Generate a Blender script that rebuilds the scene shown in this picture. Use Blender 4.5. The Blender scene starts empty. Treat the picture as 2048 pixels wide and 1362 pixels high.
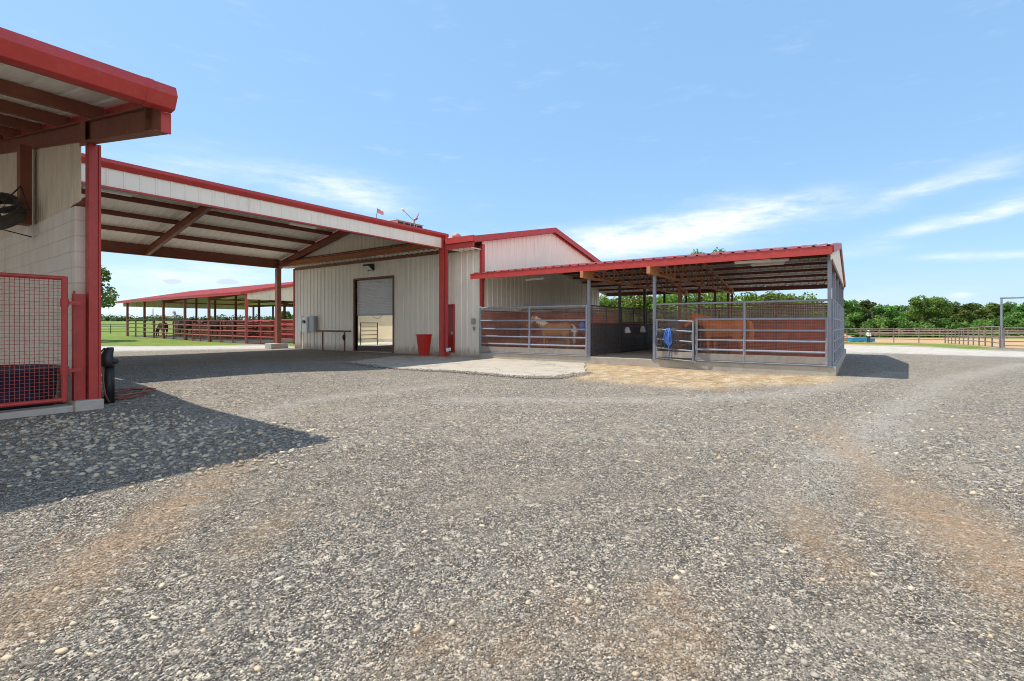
import bpy, bmesh, math, random
import numpy as np
from mathutils import Vector, Matrix
random.seed(7); RNG = np.random.default_rng(11)
C0, S0 = math.cos(math.radians(35.3)), math.sin(math.radians(35.3))
HCAM, FOC, CX, HOR = 1.65, 982.0, 1024.0, 650.0
scene = bpy.context.scene
COL = scene.collection

# ------------------------------------------------------------------ terrain
def S(x, a, b):
    t = np.clip((np.asarray(x, float)-a)/(b-a), 0, 1); return t*t*(3-2*t)
def zg(u, v):
    u = np.asarray(u, float); v = np.asarray(v, float)
    r = S0*u - C0*v; d = C0*u + S0*v
    z = .2*S(-r, 3.5, 8)*(1-S(d, 16, 28))*S(d, 9.3, 12.3)
    z = z - .05*np.exp(-((d-18)/2.5)**2-((r+5.5)/2.5)**2)
    z = z - .3*S(r, 12, 40) - .55*S(r, 10, 35)*S(d, 42, 70)
    z = z + .3*S(-r, 25, 50)*S(d, 30, 50) + 3.1*S(d, 62, 230)*S(-r, 5, 60)
    z = z + .9*S(d, 90, 240)*S(r, 5, 60)
    return z
def Z(u, v): return float(zg(u, v))
def gp(px, py):                       # ground point seen at a photo pixel (measuring aid)
    z = 0.
    for _ in range(40):
        d = FOC*(HCAM-z)/max(py-HOR, .5); r = (px-CX)/FOC*d
        u = C0*d+S0*r; v = S0*d-C0*r; z = .5*z+.5*Z(u, v)
    return u, v, Z(u, v)
def on_u(px, u): k = (px-CX)/FOC; return u*(S0-C0*k)/(C0+S0*k)
def dirw(px, d):
    r = (px-CX)/FOC*d; return C0*d+S0*r, S0*d-C0*r
def hz(py, u, v): return HCAM + (C0*u+S0*v)*(HOR-py)/FOC

# ------------------------------------------------------------------ materials
def nt(m): m.use_nodes = True; return m.node_tree
def N(t, ty, **kw):
    n = t.nodes.new(ty)
    for k, val in kw.items():
        if k in n.inputs: n.inputs[k].default_value = val
        else: setattr(n, k, val)
    return n
def mth(t, op, a, b=None, c=None, clamp=False):
    n = t.nodes.new('ShaderNodeMath'); n.operation = op; n.use_clamp = clamp
    for i, x in enumerate((a, b, c)):
        if x is None: continue
        if isinstance(x, (int, float)): n.inputs[i].default_value = x
        else: t.links.new(x, n.inputs[i])
    return n.outputs[0]
def mixc(t, f, a, b, mode='MIX'):
    n = t.nodes.new('ShaderNodeMix'); n.data_type = 'RGBA'; n.blend_type = mode
    for s, x in (('Factor', f), ('A', a), ('B', b)):
        i = [q for q in n.inputs if q.name == s and (q.type == 'RGBA' or s == 'Factor' and q.type == 'VALUE')][0]
        if isinstance(x, (int, float)): i.default_value = x
        elif isinstance(x, tuple): i.default_value = (*x[:3], 1)
        else: t.links.new(x, i)
    return [o for o in n.outputs if o.type == 'RGBA'][0]
def ramp(t, fac, stops, interp='LINEAR'):
    n = t.nodes.new('ShaderNodeValToRGB'); n.color_ramp.interpolation = interp
    e = n.color_ramp.elements
    while len(e) < len(stops): e.new(.5)
    for q, (p, c) in zip(e, stops):
        q.position = p; q.color = (*c, 1) if len(c) == 3 else c
    t.links.new(fac, n.inputs[0]); return n.outputs[0]
def mapr(t, val, a, b, lo=0., hi=1.):
    n = N(t, 'ShaderNodeMapRange'); n.interpolation_type = 'SMOOTHSTEP'
    n.inputs[1].default_value = a; n.inputs[2].default_value = b; n.inputs[3].default_value = lo; n.inputs[4].default_value = hi
    t.links.new(val, n.inputs[0]); return n.outputs[0]
def pos(t, scale=(1, 1, 1)):
    g = N(t, 'ShaderNodeNewGeometry'); m = N(t, 'ShaderNodeMapping'); m.inputs['Scale'].default_value = scale
    t.links.new(g.outputs['Position'], m.inputs[0]); return m.outputs[0]
def noise(t, vec, scale, detail=4, rough=.6):
    n = N(t, 'ShaderNodeTexNoise', Scale=scale, Detail=detail, Roughness=rough); t.links.new(vec, n.inputs['Vector']); return n.outputs['Fac']
MATS = {}
def mat(name, col, rough=.55, metal=0., var=.12, scale=3., streak=0., dirt=None, dirt_amt=0., bump=.0, bscale=40., spec=.5):
    m = bpy.data.materials.new(name); t = nt(m); b = t.nodes['Principled BSDF']
    p = pos(t)
    f = noise(t, p, scale, 5)
    a = tuple(c*(1-var) for c in col); c2 = tuple(min(1, c*(1+var)) for c in col)
    colr = ramp(t, f, [(.3, a), (.7, c2)])
    if streak:
        f2 = noise(t, pos(t, (1, 1, .06)), 9, 3)
        k = mapr(t, f2, .52, .72); k = mth(t, 'MULTIPLY', k, streak)
        colr = mixc(t, k, colr, dirt or (.25, .2, .15))
    if name in ('white_siding', 'painted_wall'):
        g = N(t, 'ShaderNodeSeparateXYZ'); t.links.new(p, g.inputs[0])
        q = mth(t, 'ADD', g.outputs[2], mth(t, 'MULTIPLY', noise(t, pos(t, (1, 1, .35)), 5, 5, .7), -.9)); k = mth(t, 'MULTIPLY', mapr(t, q, .12, -.42), .75)
        colr = mixc(t, k, colr, (.34, .27, .19))
    if dirt_amt:
        f3 = noise(t, p, scale*2.7, 6, .7); k = mth(t, 'MULTIPLY', mapr(t, f3, .5, .75), dirt_amt)
        colr = mixc(t, k, colr, dirt or (.25, .2, .15))
    t.links.new(colr, b.inputs['Base Color'])
    b.inputs['Metallic'].default_value = metal
    r = mapr(t, noise(t, p, scale*4, 3), .3, .7, max(0, rough-.08), min(1, rough+.1)); t.links.new(r, b.inputs['Roughness'])
    b.inputs['Specular IOR Level'].default_value = spec
    if bump:
        bn = N(t, 'ShaderNodeBump', Strength=bump, Distance=.01); t.links.new(noise(t, p, bscale, 4), bn.inputs['Height']); t.links.new(bn.outputs[0], b.inputs['Normal'])
    MATS[name] = m; return m
RED = mat('red_paint', (.46, .042, .036), .42, var=.1, dirt=(.4, .17, .13), dirt_amt=.25)
REDROOF = mat('red_roof_metal', (.46, .07, .06), .45, var=.12, scale=1.2, streak=.25, dirt=(.36, .2, .17))
PRIMER = mat('red_oxide_steel', (.23, .078, .046), .6, var=.16, scale=2, dirt=(.3, .14, .08), dirt_amt=.3)
ORANGE = mat('red_oxide_truss', (.46, .19, .085), .6, var=.12)
WHITE = mat('white_siding', (.86, .81, .71), .42, var=.04, scale=.7, streak=.2, dirt=(.45, .42, .36), dirt_amt=.08)
LINER = mat('white_liner_metal', (.86, .82, .74), .5, var=.05, scale=1, dirt=(.5, .46, .4), dirt_amt=.15)
GALV = mat('galvanised_roof', (.56, .52, .46), .42, metal=.1, var=.25, scale=2, streak=.35, dirt=(.2, .15, .11))
SIDEGREY = mat('grey_siding', (.76, .68, .55), .5, var=.06, scale=1, streak=.35, dirt=(.33, .29, .23))
PIPE = mat('grey_blue_pipe', (.25, .27, .33), .42, metal=.25, var=.12, scale=5, dirt=(.24, .15, .11), dirt_amt=.3)
WIRE = mat('wire_mesh_metal', (.38, .27, .22), .5, metal=.0, var=.2, scale=8)
DARKPIPE = mat('dark_pipe', (.06, .05, .05), .55, var=.2)
RUSTPIPE = mat('rusty_pipe', (.17, .075, .055), .6, var=.25, scale=6)
FENCEPIPE = mat('fence_pipe', (.22, .17, .155), .6, var=.2)
BOARD = mat('stained_boards', (.40, .085, .055), .7, var=.25, scale=4, streak=.35, dirt=(.13, .05, .04))
KICK = mat('grey_planks', (.27, .245, .22), .8, var=.15, scale=5, streak=.2, dirt=(.16, .13, .1))
CONC = mat('concrete', (.40, .36, .30), .85, var=.12, scale=1.3, dirt=(.24, .18, .12), dirt_amt=.45, bump=.25, bscale=25)
CONC2 = mat('pale_concrete', (.46, .43, .39), .85, var=.1, scale=4, dirt=(.3, .27, .24), dirt_amt=.35, bump=.3)
BLACK = mat('black_plastic', (.018, .018, .02), .45, var=.3)
TANK = mat('dark_tub_plastic', (.03, .024, .05), .35, var=.35, scale=2, dirt=(.12, .1, .13), dirt_amt=.3)
WHITEP = mat('white_paint', (.78, .78, .76), .4, var=.04)
LAMPW = mat('lamp_lens', (.82, .82, .78), .3, var=.03)
GREYBOX = mat('grey_box', (.36, .37, .39), .4, metal=.2, var=.08)
CREAM = mat('cream_stucco', (.72, .6, .44), .85, var=.06, scale=1, dirt=(.5, .4, .28), dirt_amt=.15)
BLUE = mat('blue_paint', (.03, .30, .62), .45, var=.12)
ROPE = mat('blue_rope', (.05, .13, .45), .8, var=.3, scale=20)
STRAP = mat('black_strap', (.03, .03, .035), .6, var=.3)
HOSE = mat('red_brown_hose', (.28, .09, .065), .45, var=.2)
BARK = mat('bark', (.11, .085, .065), .9, var=.3, scale=6, bump=.6, bscale=12)
SANDM = mat('orange_dirt', (.52, .27, .11), .95, var=.15, bump=.5)
SKIN = mat('skin', (.5, .3, .2), .6, var=.05)
CLOTHW = mat('white_cloth', (.75, .74, .74), .9, var=.05)
JEANS = mat('dark_denim', (.05, .055, .08), .9, var=.1)
PALO = mat('palomino_coat', (.56, .235, .07), .55, var=.15, scale=3)
SORREL = mat('sorrel_coat', (.56, .15, .035), .5, var=.15)
BAY = mat('bay_coat', (.07, .026, .016), .5, var=.25)
MANEW = mat('cream_hair', (.85, .74, .56), .7, var=.12, scale=12)
MANEB = mat('black_hair', (.015, .012, .012), .6, var=.2)
REDLID = mat('red_planter_plastic', (.52, .03, .018), .35, var=.05)
STEELG = mat('dull_steel', (.33, .34, .36), .4, metal=.5, var=.1)
PINK = mat('faded_flag_cloth', (.62, .34, .36), .9, var=.1)
def glassm():
    m = bpy.data.materials.new('window_glass'); b = nt(m).nodes['Principled BSDF']
    b.inputs['Base Color'].default_value = (.04, .045, .05, 1); b.inputs['Roughness'].default_value = .06; return m
GLASS = glassm()
def blockm():
    m = bpy.data.materials.new('painted_block'); t = nt(m); b = t.nodes['Principled BSDF']
    g = N(t, 'ShaderNodeNewGeometry'); sx = N(t, 'ShaderNodeSeparateXYZ'); t.links.new(g.outputs['Position'], sx.inputs[0])
    cb = N(t, 'ShaderNodeCombineXYZ'); t.links.new(mth(t, 'ADD', sx.outputs[0], sx.outputs[1]), cb.inputs[0]); t.links.new(sx.outputs[2], cb.inputs[1])
    br = N(t, 'ShaderNodeTexBrick', Scale=1.0); br.inputs['Mortar Size'].default_value = .012; br.inputs['Brick Width'].default_value = .85; br.inputs['Row Height'].default_value = .31; br.inputs['Mortar Smooth'].default_value = .6
    t.links.new(cb.outputs[0], br.inputs['Vector'])
    base = ramp(t, noise(t, pos(t), 1.5, 5), [(.3, (.76, .71, .62)), (.7, (.84, .80, .73))])
    mort = mth(t, 'MULTIPLY', br.outputs['Fac'], .35)
    c = mixc(t, mort, base, (.42, .38, .34))
    dirt = mth(t, 'MULTIPLY', mapr(t, noise(t, pos(t, (1, 1, .3)), 3, 5, .7), .5, .75), .35)
    c = mixc(t, dirt, c, (.45, .36, .27)); t.links.new(c, b.inputs['Base Color']); b.inputs['Roughness'].default_value = .7
    bn = N(t, 'ShaderNodeBump', Strength=.6, Distance=.01); bn.invert = True; t.links.new(br.outputs['Fac'], bn.inputs['Height']); t.links.new(bn.outputs[0], b.inputs['Normal'])
    return m
BLOCK = blockm()
def leafm(name, dark, mid, light, tr=.3):
    m = bpy.data.materials.new(name); t = nt(m); b = t.nodes['Principled BSDF']; out = t.nodes['Material Output']
    at = N(t, 'ShaderNodeAttribute', attribute_name='tint')
    c = ramp(t, at.outputs['Fac'], [(0, dark), (.5, mid), (1, light)])
    oi = N(t, 'ShaderNodeObjectInfo'); hs = N(t, 'ShaderNodeHueSaturation'); t.links.new(c, hs.inputs['Color'])
    t.links.new(mapr(t, oi.outputs['Random'], 0, 1, .465, .52), hs.inputs['Hue']); t.links.new(mapr(t, oi.outputs['Random'], 0, 1, .7, 1.3), hs.inputs['Value'])
    t.links.new(hs.outputs[0], b.inputs['Base Color']); b.inputs['Roughness'].default_value = .6; b.inputs['Specular IOR Level'].default_value = .25
    tl = N(t, 'ShaderNodeBsdfTranslucent'); t.links.new(hs.outputs[0], tl.inputs[0])
    mx = N(t, 'ShaderNodeMixShader', Fac=tr); t.links.new(b.outputs[0], mx.inputs[1]); t.links.new(tl.outputs[0], mx.inputs[2]); t.links.new(mx.outputs[0], out.inputs[0])
    return m
LEAF_D = leafm('oak_leaves', (.055, .12, .025), (.125, .235, .05), (.26, .37, .09), .48)
LEAF_L = leafm('mesquite_leaves', (.06, .12, .015), (.12, .21, .025), (.20, .30, .045), .4)
LEAF_F = leafm('far_leaves', (.03, .06, .02), (.06, .11, .035), (.10, .16, .05))

# ------------------------------------------------------------------ builders
V = Vector
class MB:
    def __init__(s): s.v = []; s.f = []
    def add(s, vs, fs):
        o = len(s.v); s.v += [tuple(p) for p in vs]; s.f += [tuple(i+o for i in f) for f in fs]; return s
    def box(s, x0, x1, y0, y1, z0, z1):
        return s.add([(x0, y0, z0), (x1, y0, z0), (x1, y1, z0), (x0, y1, z0), (x0, y0, z1), (x1, y0, z1), (x1, y1, z1), (x0, y1, z1)],
                     [(3, 2, 1, 0), (4, 5, 6, 7), (0, 1, 5, 4), (1, 2, 6, 5), (2, 3, 7, 6), (3, 0, 4, 7)])
    def prism(s, poly, off):
        n = len(poly); a = [V(p) for p in poly]; b = [p+V(off) for p in a]
        return s.add(a+b, [tuple(range(n))[::-1], tuple(range(n, 2*n))]+[(i, (i+1) % n, n+(i+1) % n, n+i) for i in range(n)])
    def bar(s, p, q, w, h, up=(0, 0, 1)):
        p, q = V(p), V(q); d = (q-p).normalized(); up = V(up)
        x = d.cross(up)
        if x.length < 1e-4: x = d.cross(V((1, 0, 0)))
        x.normalize(); y = x.cross(d)
        return s.prism([p-x*w/2-y*h/2, p+x*w/2-y*h/2, p+x*w/2+y*h/2, p-x*w/2+y*h/2], q-p)
    def ibeam(s, p, q, w, h, t=.02):
        p, q = V(p), V(q); d = (q-p).normalized(); x = d.cross(V((0, 0, 1)))
        x.normalize(); y = x.cross(d); e = q-p
        P = lambda a, b: p+x*a+y*b
        a, b = w/2, h/2; k = t/2
        return s.prism([P(-a, -b), P(a, -b), P(a, -b+t), P(k, -b+t), P(k, b-t), P(a, b-t), P(a, b), P(-a, b), P(-a, b-t), P(-k, b-t), P(-k, -b+t), P(-a, -b+t)], e)
    def tube(s, p, q, r, n=8, r2=None, cap=True):
        p, q = V(p), V(q); d = (q-p).normalized(); x = d.orthogonal().normalized(); y = d.cross(x); r2 = r if r2 is None else r2
        vs = [p+(x*math.cos(a)+y*math.sin(a))*r for a in [2*math.pi*i/n for i in range(n)]]+[q+(x*math.cos(a)+y*math.sin(a))*r2 for a in [2*math.pi*i/n for i in range(n)]]
        fs = [(i, (i+1) % n, n+(i+1) % n, n+i) for i in range(n)]
        if cap: fs += [tuple(range(n))[::-1], tuple(range(n, 2*n))]
        return s.add(vs, fs)
    def path(s, pts, r, n=6):
        pts = [V(p) for p in pts]; o = len(s.v); prev = None
        for i, p in enumerate(pts):
            d = (pts[min(i+1, len(pts)-1)]-pts[max(i-1, 0)]).normalized()
            x = d.orthogonal().normalized() if prev is None else (prev-d*prev.dot(d)).normalized()
            prev = x; y = d.cross(x); rr = r[i] if isinstance(r, (list, tuple)) else r
            s.v += [tuple(p+(x*math.cos(2*math.pi*k/n)+y*math.sin(2*math.pi*k/n))*rr) for k in range(n)]
        for i in range(len(pts)-1):
            s.f += [(o+i*n+k, o+i*n+(k+1) % n, o+(i+1)*n+(k+1) % n, o+(i+1)*n+k) for k in range(n)]
        s.f += [tuple(o+k for k in range(n))[::-1], tuple(o+(len(pts)-1)*n+k for k in range(n))]; return s
    def loft(s, rings, n=14, side=(0, 1, 0)):
        # rings: (center, forward, half width, half height)
        o = len(s.v); sd = V(side)
        for c, fw, w, h in rings:
            c = V(c); fw = V(fw).normalized(); y = (sd-fw*sd.dot(fw)).normalized(); z = fw.cross(y)
            s.v += [tuple(c+y*w*math.cos(2*math.pi*k/n)+z*h*math.sin(2*math.pi*k/n)) for k in range(n)]
        m = len(rings)
        for i in range(m-1):
            s.f += [(o+i*n+k, o+i*n+(k+1) % n, o+(i+1)*n+(k+1) % n, o+(i+1)*n+k) for k in range(n)]
        s.f += [tuple(o+k for k in range(n))[::-1], tuple(o+(m-1)*n+k for k in range(n))]; return s
    def lathe(s, c, prof, n=24):
        c = V(c); o = len(s.v); m = len(prof)
        for r, z in prof: s.v += [(c.x+r*math.cos(2*math.pi*k/n), c.y+r*math.sin(2*math.pi*k/n), c.z+z) for k in range(n)]
        for i in range(m-1): s.f += [(o+i*n+k, o+i*n+(k+1) % n, o+(i+1)*n+(k+1) % n, o+(i+1)*n+k) for k in range(n)]
        s.f += [tuple(o+k for k in range(n))[::-1], tuple(o+(m-1)*n+k for k in range(n))]; return s
    def ribbed(s, O, L, H, length, bot, top, Nn, pitch=.4, rw=.05, rh=.03, phase=.1, breaks=(), minor=True):
        O, L, H, Nn = V(O), V(L), V(H), V(Nn); cols = [(0., 0.), (length, 0.)]+[(b, 0.) for b in breaks]
        k = 0; x = phase
        while x < length:
            if x-rw > .005 and x+rw < length-.005: cols += [(x-rw, 0), (x-rw*.5, rh), (x+rw*.5, rh), (x+rw, 0)]
            if minor:
                for q in (pitch/3, pitch*2/3):
                    y = x+q
                    if y+.02 < length-.005: cols += [(y-.018, 0), (y, rh*.16), (y+.018, 0)]
            x += pitch
        cols.sort(); o = len(s.v)
        fb = bot if callable(bot) else (lambda q: bot); ft = top if callable(top) else (lambda q: top)
        for x, off in cols:
            s.v += [tuple(O+L*x+Nn*off+H*fb(x)), tuple(O+L*x+Nn*off+H*ft(x))]
        s.f += [(o+2*i, o+2*i+2, o+2*i+3, o+2*i+1) for i in range(len(cols)-1)]; return s
    def grid_wire(s, O, L, H, length, height, step=.05, w=.006):
        O, L, H = V(O), V(L).normalized(), V(H).normalized(); n = int(length/step); m = int(height/step)
        for i in range(n+1): s.bar(O+L*(i*step), O+L*(i*step)+H*height, w, w, L)
        for j in range(m+1): s.bar(O+H*(j*step)+L.cross(H)*w, O+H*(j*step)+L*length+L.cross(H)*w, w, w, H)
        return s
    def build(s, name, m, parent=None, smooth=False, bevel=0.):
        off = V(ROOT.get(parent.name, (0, 0, 0))) if parent else V((0, 0, 0))
        me = bpy.data.meshes.new(name); me.from_pydata([(x-off.x, y-off.y, z-off.z) for x, y, z in s.v], [], s.f)
        if smooth: me.polygons.foreach_set('use_smooth', [True]*len(me.polygons))
        me.update(); o = bpy.data.objects.new(name, me); COL.objects.link(o)
        if m: me.materials.append(m)
        if parent: o.parent = parent; ROOT[o.name] = tuple(off)
        if bevel:
            bv = o.modifiers.new('bevel', 'BEVEL'); bv.width = bevel; bv.segments = 2; bv.limit_method = 'ANGLE'
        return o
ROOT = {}
def tag(o, label, cat, group=None, kind=None):
    if label: o['label'] = label
    if cat: o['category'] = cat
    if group: o['group'] = group
    o['kind'] = kind or 'thing'
    return o
def thing(name, label, cat, loc=(0, 0, 0), group=None, rz=0):
    o = bpy.data.objects.new(name, None); COL.objects.link(o); o.location = loc; o.rotation_euler = (0, 0, rz); o.empty_display_size = .2
    if not rz: ROOT[o.name] = tuple(loc)
    return tag(o, label, cat, group)
def copy_tree(o, parent=None):
    c = o.copy(); COL.objects.link(c)
    if parent: c.parent = parent
    for ch in o.children: copy_tree(ch, c)
    return c
def remesh(mb, voxel, smooth=4):
    o = mb.build('tmp', None); r = o.modifiers.new('r', 'REMESH'); r.mode = 'VOXEL'; r.voxel_size = voxel
    sm = o.modifiers.new('s', 'SMOOTH'); sm.iterations = smooth; sm.factor = .5
    dg = bpy.context.evaluated_depsgraph_get(); me = bpy.data.meshes.new_from_object(o.evaluated_get(dg))
    bpy.data.objects.remove(o); me.polygons.foreach_set('use_smooth', [True]*len(me.polygons)); return me
def meshobj(name, me, m, parent=None):
    me.materials.clear(); me.materials.append(m); o = bpy.data.objects.new(name, me); COL.objects.link(o)
    if parent: o.parent = parent
    return o

# ================================================================== GROUND
def axis(lo, a, b, hi, step, grow=1.13):
    x = list(np.arange(a, b, step)); s = step; q = x[-1]
    while q < hi: s *= grow; q += s; x.append(q)
    s = step; q = a; left = []
    while q > lo: s *= grow; q -= s; left.append(q)
    return np.array(left[::-1]+x)
GX = axis(-150, -3, 36, 900, .3); GY = axis(-700, -6, 36, 900, .3)
gu, gv = np.meshgrid(GX, GY, indexing='ij'); gz = zg(gu, gv)
def poly_sdf(P, pts):
    """signed distance, negative inside"""
    pts = np.array(pts, float); n = len(pts); d2 = np.full(P.shape[0], 1e12); ins = np.zeros(P.shape[0], bool)
    for i in range(n):
        a, b = pts[i], pts[(i+1) % n]; e = b-a; w = P-a
        t = np.clip((w@e)/(e@e), 0, 1); q = w-t[:, None]*e; d2 = np.minimum(d2, (q**2).sum(1))
        c1 = (a[1] <= P[:, 1]) & (b[1] > P[:, 1]); c2 = (a[1] > P[:, 1]) & (b[1] <= P[:, 1]); cr = e[0]*w[:, 1]-e[1]*w[:, 0]
        ins ^= (c1 & (cr > 0)) | (c2 & (cr < 0))
    d = np.sqrt(d2); return np.where(ins, -d, d)
GP = np.stack([gu.ravel(), gv.ravel()], 1)
G2 = lambda *l: [gp(x, y)[:2] for x, y in l]
grass_l = poly_sdf(GP, G2((60, 700), (205, 691.5), (330, 692), (460, 690.5), (500, 688), (470, 684))+[(22.3, 44), (22.3, 38), (60, 38), (900, 160), (900, 900), (-140, 900), (-100, 60)])
r_, d_ = S0*GP[:, 0]-C0*GP[:, 1], C0*GP[:, 0]+S0*GP[:, 1]
grass_r = poly_sdf(GP, G2((1560, 684), (1690, 688), (1760, 689.5), (1850, 692), (1935, 698), (1995, 697), (1890, 687.5), (1800, 686), (1700, 684.5), (1560, 680)))
grass_far = poly_sdf(GP, [(66, 36), (96, 20), (119, -2), (128, -30), (110, -75), (140, -400), (900, -700), (900, 300)])
grass = np.minimum(np.minimum(grass_l, grass_r), grass_far)
arena = poly_sdf(GP, [(62, 30), (58, -11.2), (48, -30), (40, -60), (110, -80), (128, -30), (119, -2), (96, 20), (66, 34)])
pale = poly_sdf(GP, G2((1500, 690), (1680, 690), (1850, 694), (1960, 700), (2300, 712), (2300, 722), (1960, 712), (1760, 706), (1690, 707), (1500, 712)))
pale = np.minimum(pale, poly_sdf(GP, G2((100, 699), (205, 692), (330, 692.5), (470, 691), (560, 690), (600, 697), (400, 699), (205, 703), (100, 708))))
pale = np.minimum(pale, poly_sdf(GP, [(24, 33.5), (45, 33.5), (45, 46), (24, 46)]))
pale = np.minimum(pale, poly_sdf(GP, [(56, -12.5), (70, -40), (40, -40)]))
sand = poly_sdf(GP, G2((1165, 722), (1300, 732), (1480, 748), (1660, 752), (1700, 760), (1640, 768), (1500, 772), (1440, 780), (1300, 772), (1190, 762), (1130, 757)))
def ell(cx, cy, a, b, ang):
    x, y = GP[:, 0]-cx, GP[:, 1]-cy; c, s = math.cos(ang), math.sin(ang)
    return (np.sqrt(((x*c+y*s)/a)**2+((-x*s+y*c)/b)**2)-1)*min(a, b)
brown = np.full(len(GP), 9.); BROWN = []
for px, py, w, l, ang in [(1950, 1090, .35, 1.6, .15), (1700, 905, .2, 1.0, .2), (1780, 990, .25, 1.0, .1), (1620, 1060, .2, .7, .3), (300, 1050, .28, 2.2, .8), (520, 1070, .12, .35, .6), (1000, 1330, .08, .2, 0),
                          (850, 1290, .06, .16, 0), (1150, 1230, .08, .2, 1), (180, 1110, .25, 1.0, .8), (1330, 1270, .22, .5, .3), (1680, 870, .16, 1.2, .1)]:
    x, y, _ = gp(px, py); BROWN.append((x, y, l, w, ang)); brown = np.minimum(brown, ell(x, y, l, w, ang))
def trail(px, w):
    pts = np.array(G2(*px)); q = np.full(len(GP), 99.)
    for a, b in zip(pts[:-1], pts[1:]):
        e = b-a; ww = GP-a; tt = np.clip((ww@e)/(e@e), 0, 1); q = np.minimum(q, np.sqrt(((ww-tt[:, None]*e)**2).sum(1)))
    return q-w
for px, w in ((((2200, 1260), (2048, 1170), (1920, 1085), (1800, 995), (1715, 915), (1600, 850)), .16), (((2200, 1130), (2040, 1050), (1900, 985), (1790, 900)), .04), (((-150, 1190), (40, 1115), (200, 1055), (340, 1012), (480, 975), (640, 925)), .06), (((-200, 1260), (0, 1180), (150, 1110), (300, 1060)), .03)):
    brown = np.minimum(brown, trail(px, w))
track = np.minimum(np.minimum(trail(((1560, 1000), (1700, 900), (1800, 815), (1880, 765), (2048, 728)), .28), trail(((900, 800), (1300, 800), (1560, 790), (1800, 745)), .3)), trail(((300, 880), (620, 800), (900, 770)), .2))
rock = poly_sdf(GP, G2((120, 840), (330, 830), (560, 850), (640, 880), (500, 930), (200, 900)))
me = bpy.data.meshes.new('ground'); nx, ny = gu.shape
idx = np.arange(nx*ny).reshape(nx, ny)
quads = np.stack([idx[:-1, :-1], idx[1:, :-1], idx[1:, 1:], idx[:-1, 1:]], -1).reshape(-1, 4)
me.from_pydata(np.stack([gu.ravel(), gv.ravel(), gz.ravel()], 1).tolist(), [], quads.tolist())
me.polygons.foreach_set('use_smooth', [True]*len(me.polygons))
for nm, arr in (('sd_grass', grass), ('sd_arena', arena), ('sd_pale', pale), ('sd_sand', sand), ('sd_brown', brown), ('sd_rock', rock), ('sd_track', track)):
    at = me.attributes.new(nm, 'FLOAT', 'POINT'); at.data.foreach_set('value', np.clip(arr+(.12 if nm == 'sd_brown' else 0), -20, 20).astype(np.float32))
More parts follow.
